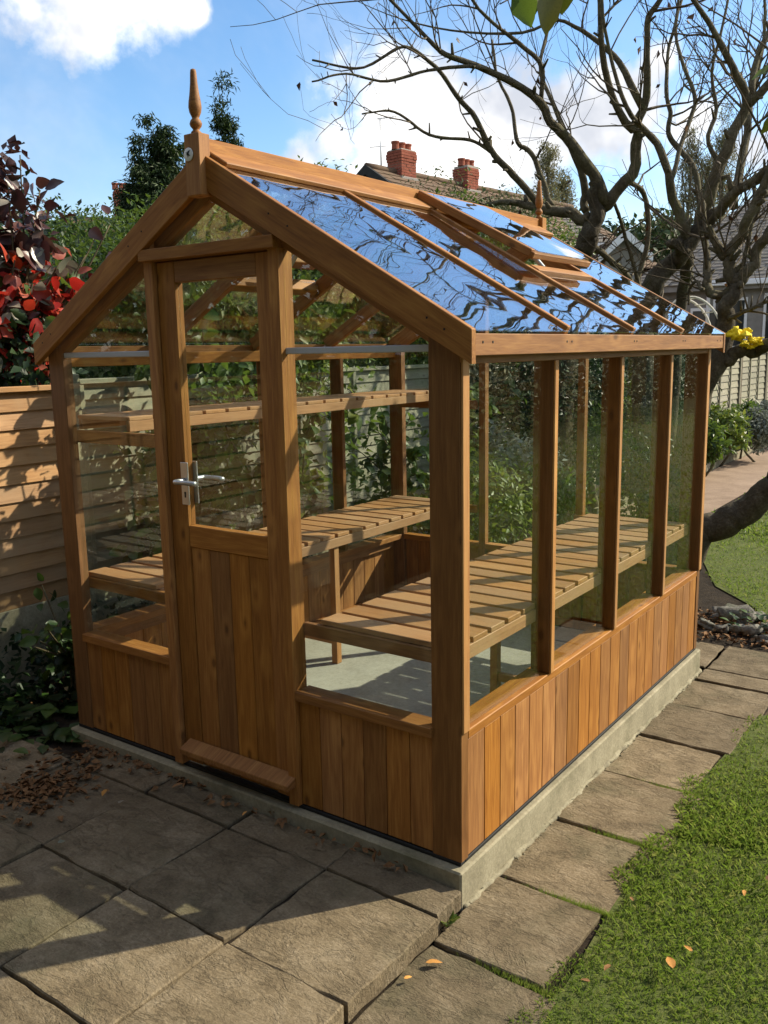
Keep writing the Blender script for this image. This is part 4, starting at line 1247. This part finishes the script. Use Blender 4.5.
def put_leaf(me, p, d, nrm, s, parent, name='leaf'):
    x = Vector(d).normalized(); n = Vector(nrm); y = n.cross(x)
    if y.length < 1e-4: y = Vector((1, 0, 0)).cross(x)
    y.normalize(); z = x.cross(y); p = Vector(p)
    M = Matrix(((x.x, y.x, z.x, p.x), (x.y, y.y, z.y, p.y), (x.z, y.z, z.z, p.z), (0, 0, 0, 1))) @ Matrix.Scale(s, 4)
    return link(bpy.data.objects.new(name, me), parent, M)


LM = {k: [big_leaf_mesh(k, 40 + i, a) for i in range(3)] for k, a in (('leaf_yellow', .6), ('leaf_green', .66), ('leaf_lime', .66), ('leaf_red', .7), ('leaf_purple', .66), ('leaf_pale', .7), ('leaf_dark', .6), ('fallen', .55), ('fallen_orange', .42))}
vw = -Vector(FWD)
put_leaf(LM['leaf_yellow'][0], U(548, -22, 2.7), Vector((.05, 0, -1)), vw + Vector((.5, 0, .3)), .155, tw)
put_leaf(LM['leaf_green'][1], U(518, -12, 2.66), Vector((.35, .1, -1)), vw + Vector((-.6, .2, .5)), .115, tw)
put_leaf(LM['leaf_yellow'][2], U(566, -34, 2.72), Vector((-.1, .1, -1)), vw + Vector((.3, -.4, .2)), .13, tw)
put_leaf(LM['leaf_green'][2], U(530, -18, 2.68), Vector((.1, .2, -1)), vw + Vector((.9, .2, .1)), .10, tw)
put_leaf(LM['leaf_lime'][0], U(778, 66, 2.9), Vector((-1, -.1, -.2)), vw + Vector((.2, .2, .8)), .085, tw2)
put_leaf(LM['leaf_yellow'][1], U(776, 112, 2.9), Vector((-.5, 0, -.9)), vw + Vector((.3, .4, .2)), .075, tw2)
put_leaf(LM['leaf_lime'][1], U(790, 60, 2.93), Vector((-.3, 0, .9)), vw + Vector((.3, .4, .2)), .08, tw2)

# yellow cloth bundle lying on the low limb
yb = empty('cloth_bundle', U(738, 345, 6.95), 'crumpled bright yellow cloth bundle lying on a level tree limb', 'cloth')


def lump(name, c, r, mat, parent, seed, seg=14, amp=.22):
    rg = np.random.default_rng(seed)
    bm = bmesh.new(); bmesh.ops.create_icosphere(bm, subdivisions=3, radius=1)
    k = rg.normal(0, 1, (6, 3)) * 2.4; ph = rg.uniform(0, 6, 6)
    for v in bm.verts:
        q = np.array(v.co); a = sum(np.sin(k[i] @ q * (1 + i * .35) + ph[i]) / (1 + i * .4) for i in range(6))
        s = 1 + amp * a * .5
        v.co = Vector((q[0] * r[0] * s, q[1] * r[1] * s, q[2] * r[2] * s))
    me = bpy.data.meshes.new(name); bm.to_mesh(me); bm.free(); me.materials.append(MATS[mat])
    me.polygons.foreach_set('use_smooth', [True] * len(me.polygons))
    return link(bpy.data.objects.new(name, me), parent, Matrix.Translation(Vector(c)))


rg = np.random.default_rng(18)
for i in range(16):
    big = i % 3 == 0
    px, py_ = ((738, 333), (756, 341), (746, 345))[i % 3 if i > 8 else i // 5]
    r = rg.uniform(.030, .044) if big else rg.uniform(.016, .028)
    lump('fold', U(px + rg.normal(0, 3.2), py_ + rg.normal(0, 2), 6.9 + rg.normal(0, .03)), (r, r * .8, r * .7), 'yellow_cloth', yb, i, amp=.8)

# ================================================================== HEDGES, SHRUBS, TREES BEHIND


def shrub(name, px, py, d, base_z, r, label, cat, mat, nclump, per, size, seed, group=None, **kw):
    c = U(px, py, d)
    return plant_tree(name, (c.x, c.y, base_z), c, r, nclump, per, size, mat, label, cat, group, seed, kw.pop('trunk_r', .05), **kw)


# behind the left fence
HT = 'trees and tall shrubs behind the left fence'
shrub('hedge_bush', 62, 312, 8.3, -.2, (.95, .9, .85), 'broad glossy green bush behind the fence beside the red leaved shrub', 'bush', 'leaf_green', 300, 60, .046, 1, HT, jag=.12, clump=.11)
shrub('hedge_bush', 125, 285, 9.2, -.2, (.85, .9, .72), 'rounded green bush below the far left chimney', 'bush', 'leaf_green', 280, 60, .046, 2, HT, jag=.12, clump=.11)
shrub('hedge_bush', 20, 330, 7.0, -.2, (.8, .8, .9), 'dark bush low behind the brown fence at the left edge', 'bush', 'leaf_dark', 110, 24, .07, 3, HT)
shrub('conifer', 162, 196, 10.4, -.2, (.36, .34, .74), 'tall dark columnar conifer left of the front finial', 'tree', 'leaf_conifer', 170, 150, .075, 4, HT, aspect=.22, top=.2, bias=(0, 0, -.9), jag=.5, clump=.15, shell=.35)
shrub('conifer', 143, 218, 10.6, -.2, (.30, .3, .44), 'shorter conifer leaning against the tall columnar one', 'tree', 'leaf_conifer', 240, 60, .07, 5, HT, aspect=.22, top=.4, bias=(0, 0, -.9), clump=.2)
shrub('conifer', 230, 196, 11.5, -.2, (.40, .4, 1.0), 'pointed conifer peeking over the roof right of the front finial', 'tree', 'leaf_conifer', 120, 150, .075, 6, HT, aspect=.22, top=.75, bias=(0, 0, -.6), jag=.45, clump=.18, shell=.3)
shrub('broad_tree', 190, 286, 8.8, -.2, (1.15, 1.1, .72), 'dense dark green tree seen through the gable glass above the door', 'tree', 'leaf_green', 320, 46, .062, 7, HT)
shrub('broad_tree', 300, 288, 8.2, -.2, (1.35, 1.2, .80), 'yellow green tree seen through the roof right of the door', 'tree', 'leaf_lime', 320, 46, .062, 8, HT)
shrub('broad_tree', 405, 300, 9.0, -.2, (1.2, 1.2, .80), 'light green tree behind the far end of the grey fence', 'tree', 'leaf_green', 320, 46, .062, 9, HT)
shrub('broad_tree', 112, 330, 6.6, -.2, (.8, .6, .55), 'loose green shrub leaning over the fence top left of the door', 'bush', 'leaf_green', 200, 40, .06, 10, HT)
shrub('broad_tree', 225, 345, 6.4, -.2, (.9, .6, .55), 'yellowish shrub growing over the fence behind the door glass', 'bush', 'leaf_lime', 200, 40, .065, 12, HT)
# far left mass so that no bare horizon shows between the bushes
for i, (px, py, d, r, mt_) in enumerate(((-60, 300, 13, (2.2, 2.2, 1.5), 'leaf_dark'), (40, 305, 15, (2.2, 2., 1.4), 'leaf_dark'), (150, 305, 14, (2.2, 2., 1.3), 'leaf_green'), (260, 318, 14, (2.2, 2, 1.5), 'leaf_dark'), (360, 318, 15, (2.2, 2, 1.4), 'leaf_dark'), (450, 300, 16, (2., 2, 1.4), 'leaf_olive'))):
    shrub('background_tree', px, py, d, -.2, r, ['dark tree at the far left edge behind the purple shrub', 'dark tree filling the gap behind the left hedge', 'green tree low behind the conifers', 'dark tree behind the gable glass', 'dark tree low behind the middle of the roof', 'olive tree below the brick chimneys'][i], 'tree', mt_, 300, 34, .11, 20 + i, HT, jag=.1, clump=.16)
# olive loose tree under the chimneys and behind the rear finial
shrub('broad_tree', 470, 228, 11.2, -.2, (1.1, 1.0, .50), 'fine leaved olive tree spreading behind the roof ridge', 'tree', 'leaf_olive', 200, 30, .05, 31, HT, jag=.45)
shrub('broad_tree', 528, 272, 10.0, -.2, (.55, .6, .5), 'green shrubby tree behind the rear finial', 'tree', 'leaf_green', 220, 40, .05, 32, HT)
# dark evergreens seen through the rear glass
EV = 'evergreens in the border behind the greenhouse'
shrub('evergreen', 525, 378, 8.8, -.15, (.75, .75, .85), 'dark evergreen filling the rear glass left of the rear gable post', 'bush', 'leaf_dark', 240, 30, .06, 33, EV)
shrub('evergreen', 600, 392, 9.4, -.15, (.75, .8, .75), 'dark evergreen behind the second side pane', 'bush', 'leaf_dark', 240, 30, .06, 34, EV)
shrub('evergreen', 652, 392, 10.6, -.15, (.5, .6, .70), 'dark evergreen behind the leaning trunk in the third side pane', 'bush', 'leaf_conifer', 220, 30, .06, 35, EV)
shrub('evergreen', 560, 340, 11.5, -.15, (.7, .8, .5), 'brownish dark tree behind the left bare trunk', 'tree', 'leaf_olive', 180, 26, .07, 36, EV)
# low lit shrubs behind the rear glass
LS = 'low shrubs in the border behind the greenhouse'
for i, (px, py, d, r, mt_, sz, lb) in enumerate(((478, 505, 6.4, (.36, .3, .34), 'leaf_lime', .055, 'small bright green bush low behind the rear left pane'),
        (545, 490, 6.8, (.30, .3, .22), 'leaf_green', .06, 'spreading green perennial behind the rear middle pane'),
        (516, 470, 7.0, (.34, .3, .30), 'leaf_silver', .06, 'grey green perennial behind the rear door pane'),
        (622, 445, 8.2, (.35, .3, .5), 'leaf_green', .06, 'mid green bush beside the leaning trunk'),
        (648, 478, 7.4, (.30, .3, .3), 'leaf_dark', .05, 'dark low bush near the far side pane'))):
    shrub('low_shrub', px, py, d, -.15, r, lb, 'shrub', mt_, 90, 22, sz, 40 + i, LS, trunk_r=.015)
# flower border at the right
FB = 'plants in the far flower border'
for i, (px, py, d, r, mt_, sz, lb) in enumerate(((722, 428, 13.2, (.36, .4, .27), 'leaf_lime', .10, 'bright green broad leaved plant at the near end of the far border'),
        (742, 425, 14.0, (.34, .4, .28), 'leaf_green', .10, 'green shrub in the middle of the far border'),
        (757, 428, 13.6, (.28, .3, .26), 'leaf_silver', .07, 'grey lavender bush by the edging stones'),
        (773, 418, 15.5, (.5, .5, .3), 'leaf_silver', .09, 'silvery bush against the distant pale fence'),
        (706, 440, 12.2, (.26, .3, .22), 'leaf_green', .10, 'low green plant near the greenhouse end of the far border'))):
    shrub('border_plant', px, py, d, -.15, r, lb, 'plant', mt_, 80, 22, sz, 50 + i, FB, trunk_r=.02)
# skyline: woods, poplars
SKY = 'distant trees on the skyline'
for i, (px, py, d, r, mt_) in enumerate(((585, 285, 50, (4, 3, 2.2), 'leaf_olive'), (628, 268, 56, (4, 3, 2.6), 'leaf_conifer'), (664, 262, 60, (3.6, 3, 2.6), 'leaf_olive'), (700, 290, 62, (3.6, 3, 2.5), 'leaf_dark'), (745, 290, 64, (4, 3, 3), 'leaf_dark'), (790, 290, 60, (4, 3, 3), 'leaf_olive'), (520, 250, 56, (4, 3, 2.5), 'leaf_dark'), (300, 310, 60, (8, 4, 3.), 'leaf_dark'), (100, 300, 60, (9, 4, 3.), 'leaf_dark'), (430, 300, 60, (8, 4, 3.), 'leaf_dark'))):
    shrub('skyline_tree', px, py, d, -.2, r, ['olive tree far behind the left bare trunk', 'dark tree far behind the outbuilding', 'olive tree far behind the two stout chimneys', 'dark tree far behind the leaning trunk', 'dark tree far behind the bungalow roof', 'olive tree far behind the bungalow ridge', 'dark tree far behind the rear finial', 'far dark tree mass behind the greenhouse roof', 'far dark tree mass behind the left hedge', 'far dark tree below the brick chimneys'][i], 'tree', mt_, 220, 24, .5, 60 + i, SKY, clump=.2, trunk_r=.3)
for i, (px, py, d, rz) in enumerate(((548, 188, 40, 2.1), (562, 205, 41, 1.5), (690, 178, 42, 2.0), (723, 168, 42, 2.4), (706, 190, 43, 1.6))):
    shrub('poplar', px, py, d, -.2, (.55, .55, rz), ['tall pale poplar right of the red chimneys', 'shorter poplar beside the left tall one', 'pale poplar between the two right bare trees', 'tallest pale poplar behind the bungalow', 'short poplar between the two right poplars'][i], 'tree', 'leaf_poplar', 130, 30, .13, 80 + i, SKY, top=.45, bias=(0, 0, .9), aspect=.35, trunk_r=.12, clump=.3)

# clipped hedge along the right hand boundary of the lawn and unseen evergreen belt added behind the camera to block sky light
rg = np.random.default_rng(71)
n = 26000
P = np.c_[8.2 + rg.normal(0, .45, n), rg.uniform(-5, 38, n), rg.uniform(-.1, 2.3, n)]
V, T = leaf_arrays(P, rand_dirs(n, rg), rand_dirs(n, rg, (-.6, 0, .6)), rg.uniform(.09, .18, n), .6)
tag(np_obj('hedge', V, T, 'leaf_dark'), 'long dark hedge along the far side of the lawn', 'hedge', None, 'stuff')
n = 50000
X = rg.uniform(-15, 11, n)
P = np.c_[X, -8.4 + rg.normal(0, .55, n), rg.random(n) ** .9 * (10.6 + .9 * np.sin(X * .9) + .5 * np.sin(X * 2.3))]
V, T = leaf_arrays(P, rand_dirs(n, rg), rand_dirs(n, rg, (0, .6, .6)), rg.uniform(.2, .42, n), .6)
tag(np_obj('sky_block_belt', V, T, 'leaf_dark'), 'unseen dark evergreen belt added to keep sky light off the greenhouse front', 'hedge', None, 'stuff')

# ------------------------------------------------------------------ near plants


def leafy(t, P, D, N, S, mats, rg, nmax=300):
    for i in range(min(len(P), nmax)):
        mt_ = mats[rg.integers(len(mats))]
        put_leaf(LM[mt_][rg.integers(3)], P[i], D[i], N[i], S[i], t)


# smoke bush: purple upper shoots, red lower leaves
sb = empty('smoke_bush', (U(5, 420, 5.25).x, U(5, 420, 5.25).y, -.15), 'smoke bush with dark purple upper leaves and scarlet lower leaves over the left fence', 'shrub')
rg = np.random.default_rng(12)
stems = []
for (px, py, d) in ((20, 155, 4.5), (40, 190, 4.6), (-5, 160, 4.5), (8, 185, 4.4), (45, 210, 4.7), (-20, 210, 4.5), (30, 230, 4.5), (15, 260, 4.4), (60, 262, 4.6), (0, 300, 4.4), (62, 275, 4.8), (35, 300, 4.5), (86, 255, 4.9), (98, 232, 5.0), (110, 225, 5.0)):
    b = U(4 + rg.normal(0, 12), 420, 5.25); e = U(px, py, d + .5)
    mid = b * .45 + e * .55 + Vector((rg.normal(0, .05), rg.normal(0, .05), .05))
    stems.append(spline(np.array([tuple(b), tuple(mid), tuple(e)]), 12))
tubes('stems', [(s, np.linspace(.010, .0035, 12)) for s in stems], 'stem_bark', sb, 6)
P, D, N, Z, K = [], [], [], [], []
for si, s in enumerate(stems):
    for k in range(22):
        j = rg.integers(4, 12); p = s[j] + rg.normal(0, .05, 3)
        P.append(p); D.append(rand_dirs(1, rg, (0, 0, .15))[0]); N.append(rand_dirs(1, rg, (.3, -.5, .7))[0]); Z.append(rg.uniform(.075, .135))
for i in range(len(P)):
    v = P[i] - CAM; dep = v @ FWD; py_ = 512 - F_PX * (v @ UP) / dep; px_ = 384 + F_PX * (v @ RIGHT) / dep
    if px_ > 75 and rg.random() < .75: continue
    if py_ < 255: mt_ = 'leaf_purple' if rg.random() < .93 else 'leaf_pale'
    elif py_ < 275: mt_ = ('leaf_purple', 'leaf_pale', 'leaf_red')[rg.integers(3)]
    else: mt_ = 'leaf_red' if rg.random() < .62 else ('leaf_purple', 'leaf_pale', 'leaf_green', 'leaf_dark')[rg.integers(4)]
    if len([c for c in K]) < 300:
        K.append(1); put_leaf(LM[mt_][rg.integers(3)], P[i], D[i], N[i], Z[i], sb)
crown('inner_foliage', U(-5, 310, 5.3), (.40, .35, .42), 60, 16, .085, 'leaf_red', sb, 90, .65)
crown('shaded_foliage', U(-8, 235, 5.3), (.26, .25, .45), 40, 12, .085, 'leaf_purple', sb, 91, .65)
crown('low_foliage', U(0, 350, 5.3), (.5, .3, .25), 60, 20, .07, 'leaf_dark', sb, 92, .65)

# tall thin stems with round leaves between greenhouse and fence
SG = 'young leafy saplings between the glass and the fence'
sap = [(-2.50, 1.10, 1.0, 2.0, 'leaf_green', 'tallest sapling close to the left glass wall near the front gable'), (-2.55, 1.55, 1.1, 1.75, 'leaf_green', 'tall leafy sapling left of the rear left mullion'),
       (-2.5, 1.95, 1.1, 1.70, 'leaf_green', 'leafy sapling just right of the door jamb'), (-2.62, 2.35, 1.0, 1.75, 'leaf_lime', 'thin forked sapling in front of the grey fence boards'),
       (-2.5, 3.0, .9, 1.20, 'leaf_green', 'short sapling beyond the rear left corner of the greenhouse'), (-2.2, 3.5, 1.0, 1.35, 'leaf_lime', 'sunlit sapling with broad leaves behind the rear left pane'), (-2.7, 1.25, 1, 1.5, 'leaf_lime', 'bushy sapling close to the fence behind the door glass'), (-2.35, 4.4, 1, 1.2, 'leaf_green', 'broad sapling farthest along the grey fence'), (-2.1, 2.9, 1, .8, 'leaf_lime', 'low sapling just outside the rear left corner post'), (-2.6, 1.35, .7, 1.75, 'leaf_green', 'sapling between the tallest one and the brown fence')]
for i, (x, y, _, h, mt_, lb) in enumerate(sap):
    t = empty('sapling', (x, y, -.15), lb, 'sapling', SG)
    rg = np.random.default_rng(200 + i)
    st = []
    main = spline(np.array([(x, y, -.15), (x + rg.normal(0, .06), y + rg.normal(0, .06), h * .5), (x + rg.normal(0, .1), y + rg.normal(0, .1), h)]), 16)
    st.append((main, np.linspace(.010, .003, 16)))
    for k in range(9):
        j = rg.integers(4, 15); d = rand_dirs(1, rg, (0, 0, .5))[0]
        e = main[j] + d * rg.uniform(.2, .42)
        st.append((spline(np.array([main[j], (main[j] + e) / 2 + [0, 0, .03], e]), 7), np.linspace(.005, .002, 7)))
    tubes('stems', st, 'stem_bark', t, 6)
    crown('foliage', (x, y, h * .58), (.24, .24, h * .36), 26, 12, .07, mt_, t, 600 + i, .62, clump=.3, kind='stuff')
    for P_, R_ in st:
        for k in range(13 if len(P_) < 10 else 22):
            j = rg.integers(len(P_) // 3, len(P_)); d = rand_dirs(1, rg, (.2, -.2, -.15))[0]
            put_leaf(LM[mt_ if rg.random() < .7 else 'leaf_green'][rg.integers(3)], P_[j], d, rand_dirs(1, rg, (.3, 0, 1.2))[0], rg.uniform(.06, .12), t)

# bed at the left of the patio
BP = 'plants in the dark bed left of the patio'
rg = np.random.default_rng(301)
cb = empty('currant_bush', (-2.48, .30, -.15), 'small leafy currant bush at the left corner of the greenhouse', 'shrub', BP)
st = []
for k in range(7):
    e = np.array([-2.48 + rg.normal(0, .10), .30 + rg.normal(0, .10), rg.uniform(.25, .52)])
    st.append((spline(np.array([(-2.48, .3, -.15), (-2.48 + rg.normal(0, .03), .3, .1), e]), 9), np.linspace(.012, .004, 9)))
tubes('stems', st, 'stem_bark', cb, 6)
for P_, R_ in st:
    for k in range(16):
        j = rg.integers(4, 9)
        put_leaf(LM['leaf_green' if rg.random() < .7 else 'leaf_dark'][rg.integers(3)], P_[j] + rg.normal(0, .035, 3), rand_dirs(1, rg)[0], rand_dirs(1, rg, (.2, -.2, 1))[0], rg.uniform(.05, .09), cb)
for i in range(16):
    x = rg.uniform(-2.95, -2.05); y = rg.uniform(-.55, .25) - (x + 2.0) * .0
    px = [-2.25, -2.12, -2.45, -2.6, -2.3, -2.7, -2.2, -2.85, -2.5, -2.75, -2.4, -2.15, -2.6, -2.35, -2.9, -2.2][i]; pyy = [.05, -.12, -.02, .08, -.25, -.12, -.36, .12, -.35, -.4, .15, .12, -.5, -.12, -.2, -.02][i]
    t = empty('bed_plant', (px, pyy, -.15), ['broad leaved green clump touching the patio edge', 'low dark clump nearest the greenhouse corner', 'leafy green clump under the currant bush', 'leafy clump below the gravel board', 'dark leaved clump by the paving', 'large leaved clump at the left edge of the view', 'low clump in front of the bed', 'clump close under the brown fence', 'middle clump in the bed with lobed leaves', 'front left clump of lobed leaves', 'upright clump behind the currant stems', 'tiny clump beside the corner post', 'outer clump at the bottom of the bed', 'shaded clump in the middle of the bed', 'far left clump along the fence', 'sparse clump by the corner of the base'][i], 'plant', BP)
    nlf = 15
    for k in range(nlf):
        a = rg.uniform(0, 6.28); e = rg.uniform(.1, .9)
        d = np.array([math.cos(a), math.sin(a), e]); L = rg.uniform(.05, .16)
        p = np.array([px, pyy, -.14]) + d * L + [0, 0, .02]
        put_leaf(LM['leaf_dark' if rg.random() < .55 else 'leaf_green'][rg.integers(3)], p, d * [1, 1, .1], (d[0] * .3, d[1] * .3, 1), rg.uniform(.06, .125), t)
# ground cover between the clumps
n = 6500
X = rg.uniform(-2.98, -2.02, n)
P = np.c_[X, rg.uniform(-1.2, 2.9, n), -.15 + rg.random(n) * (.08 + .30 * np.clip((-2.35 - X) / .6, 0, 1))]
V, T = leaf_arrays(P, rand_dirs(n, rg, (0, 0, .3)), rand_dirs(n, rg, (0, 0, 1.)), rg.uniform(.03, .075, n), .65)
tag(np_obj('ground_cover', V, T, 'leaf_dark'), 'low dark green ground cover spread through the left bed', 'ground cover', None, 'stuff')
# brown leaf litter on soil and on the patio's left
n = 1500
u = rg.random(n)
Pa = np.c_[rg.normal(-1.69, .08, 220), rg.normal(-.44, .08, 220), rg.uniform(-.047, -.03, 220)]
Pb = np.c_[rg.uniform(-2.95, -2.0, 420), rg.uniform(-.9, 1.2, 420), rg.uniform(-.145, -.12, 420)]
Pc = np.c_[rg.uniform(-.4, .30, 420), rg.uniform(3.12, 3.75, 420), rg.uniform(-.14, -.11, 420)]
Pd = np.c_[rg.uniform(-1.9, -.2, 90), -.04 - np.abs(rg.normal(0, .03, 90)), np.full(90, -.045)]
Pe = np.c_[rg.normal(-1.75, .12, 200), rg.normal(-.25, .16, 200), rg.uniform(-.05, -.035, 200)]
P = np.vstack([Pa, Pb, Pc, Pd, Pe]); n = len(P)
V, T = leaf_arrays(P, rand_dirs(n, rg) * [1, 1, .25], rand_dirs(n, rg, (0, 0, 1.6)), rg.uniform(.018, .05, n), .55, .35)
tag(np_obj('leaf_litter', V, T, 'fallen'), 'brown fallen leaves heaped on the left paving and scattered on bare soil', 'leaf litter', None, 'stuff')
# single fallen leaves one can point at
fl_ = [(426, 966, -.137, .050, 'fallen_orange', 'orange curled leaf on the slab below the patio corner'), (404, 982, -.137, .026, 'fallen_orange', 'tiny orange leaf at the foot of the patio edge'), (673, 972, -.10, .060, 'fallen_orange', 'tan curled leaf lying on the near lawn'),
       (692, 955, -.10, .035, 'fallen_orange', 'small tan leaf right of the curled one on the lawn'), (610, 968, -.10, .03, 'fallen', 'brown leaf at the lawn edge'), (590, 985, -.11, .028, 'fallen', 'reddish leaf nearest the bottom of the lawn edge'),
       (106, 792, -.04, .045, 'fallen_orange', 'yellowish leaf on the shaded slabs'), (119, 806, -.04, .03, 'leaf_pale', 'pale scrap of leaf beside the yellowish one'), (183, 786, -.04, .045, 'fallen', 'red brown leaf near the doorstep'), (247, 814, -.045, .03, 'fallen_orange', 'yellow leaf by the base below the door'),
       (58, 846, -.04, .028, 'leaf_pale', 'pale leaf at the rim of the leaf heap'), (765, 882, -.10, .04, 'fallen', 'brown leaf on the lawn at the right edge'), (744, 893, -.10, .03, 'fallen_orange', 'small orange leaf on the right part of the lawn'), (630, 900, -.12, .02, 'fallen', 'speck of leaf on the lawn edge')]
rg = np.random.default_rng(44)
for px, py_, z, s, mt_, lb in fl_:
    v = np.array(U(px, py_, 1.)) - CAM; k = (z - CAM[2]) / v[2]; p = CAM + v * k
    a = rg.uniform(0, 6.28); d = Vector((math.cos(a), math.sin(a), .05))
    o = put_leaf(LM[mt_][rg.integers(3)], p + np.array([0, 0, .012]), d, (rg.normal(0, .25), rg.normal(0, .25), 1), s, None, 'fallen_leaf')
    tag(o, lb, 'leaf', 'single fallen leaves')
# weed growing out of the joint at the corner of the base
wd = empty('weed', (.02, -.13, -.14), 'small green weed growing from the joint at the front corner of the base', 'weed')
for k in range(20):
    a = rg.uniform(0, 6.28); d = np.array([math.cos(a), math.sin(a), rg.uniform(.3, 1.3)])
    put_leaf(LM['leaf_lime' if k % 3 else 'leaf_green'][k % 3], np.array([.02, -.13, -.135]) + d * rg.uniform(.0, .025), d, (0, 0, 1), rg.uniform(.018, .036), wd)

# rocks at the far corner
RK = [(-.06, 3.62, .13, 'largest mossy rock at the far corner of the greenhouse'), (.05, 3.40, .085, 'flat grey rock in front of the mossy one'), (-.20, 3.42, .08, 'rock tucked behind the corner post'), (.19, 3.27, .06, 'small rock at the right end of the rock pile'), (-.18, 3.74, .08, 'rounded rock at the back of the pile'), (.04, 3.74, .07, 'pale small rock at the back of the pile by the lawn'), (-.08, 3.36, .055, 'smallest rock at the front of the pile by the slab'), (.15, 3.50, .07, 'angular rock at the lawn side of the pile')]
for i, (x, y, r, lb) in enumerate(RK):
    o = lump('rock', (x, y, -.15 + r * .28), (r * .85, r * .68, r * .52), 'rock', None, 500 + i, amp=.5)
    tag(o, lb, 'rock', 'rocks by the far corner')
fn = empty('fern', (.14, 3.42, -.1), 'small dark fern among the corner rocks', 'fern')
for k in range(40):
    a = rg.uniform(0, 6.28); d = np.array([math.cos(a), math.sin(a), .5]); b = np.array([.10 + rg.normal(0, .09), 3.45 + rg.normal(0, .09), -.09 + rg.uniform(0, .05)])
    put_leaf(LM['leaf_dark' if k % 3 else 'leaf_green'][k % 3], b, d, (0, 0, 1), rg.uniform(.035, .07), fn)

# ------------------------------------------------------------------ grass
rg = np.random.default_rng(9)


def grass(n, r0, r1, hmin, hmax, wid):
    a = rg.uniform(math.radians(20), math.radians(122), n)
    r = r0 + (r1 - r0) * rg.random(n) ** 1.25
    X, Y = CAM[0] + r * np.cos(a), CAM[1] + r * np.sin(a)
    edge = .035 * np.sin(Y * 9) + .02 * np.sin(Y * 23 + 1)
    k = inside(LAWN, X - edge, Y)
    X, Y = X[k], Y[k]
    bare = (np.sin(X * 7.3 + 1.3 * np.sin(Y * 4.1)) * np.sin(Y * 5.7 + X * 2.2)) 
    k2 = rg.random(len(X)) < np.clip(1.05 - .55 * np.clip(bare - .3, 0, 1), .3, 1)
    return X[k2], Y[k2]


Vs, Ts, off = [], [], 0
for n, r0, r1, h0, h1, wd_ in ((470000, .2, 4.2, .008, .024, .0016), (190000, 3.2, 10, .014, .034, .0045), (70000, 9, 26, .03, .06, .015)):
    X, Y = grass(n, r0, r1, h0, h1, wd_)
    m_ = len(X)
    h = rg.uniform(h0, h1, m_) * (1 + .4 * np.sin(X * 3.1) * np.sin(Y * 2.7))
    az = rg.uniform(0, 6.283, m_); lean = rg.uniform(.1, 1.1, m_)
    dx, dy = np.cos(az), np.sin(az)
    w = wd_ * rg.uniform(.7, 1.4, m_)
    bx, by = -dy * w * .5, dx * w * .5
    z0 = np.full(m_, -.143)
    V = np.stack([np.c_[X - bx, Y - by, z0], np.c_[X + bx, Y + by, z0], np.c_[X + dx * h * lean * .35 + bx * .7, Y + dy * h * lean * .35 + by * .7, z0 + h * .62], np.c_[X + dx * h * lean, Y + dy * h * lean, z0 + h * (1 - .25 * lean)]], 1).reshape(-1, 3)
    o = (np.arange(m_) * 4)[:, None, None] + off
    Ts.append((np.array([[0, 1, 2], [0, 2, 3]])[None] + o).reshape(-1, 3)); Vs.append(V); off += len(V)
tag(np_obj('grass', np.vstack(Vs), np.vstack(Ts), 'grass_blade'), 'short green lawn grass beside the paved path', 'grass', None, 'stuff')
# moss and grass tufts growing in the path joints
n = 3500
jy = rg.choice([.205, .665, 1.14, -.225, .665, .205], n)
X = .03 + .40 * rg.random(n) ** .5; Y = jy + rg.normal(0, .006, n)
k = rg.random(n) < np.clip((X - .1) * 3, .02, 1)
X, Y = X[k], Y[k]; m_ = len(X); h = rg.uniform(.006, .022, m_); az = rg.uniform(0, 6.28, m_)
V = np.stack([np.c_[X - .001, Y, np.full(m_, -.15)], np.c_[X + .001, Y, np.full(m_, -.15)], np.c_[X + np.cos(az) * h * .6, Y + np.sin(az) * h * .6, -.145 + h]], 1).reshape(-1, 3)
tag(np_obj('joint_moss', V, np.arange(m_ * 3).reshape(-1, 3), 'grass_blade'), 'moss and grass tufts sprouting from the path joints', 'moss', None, 'stuff')
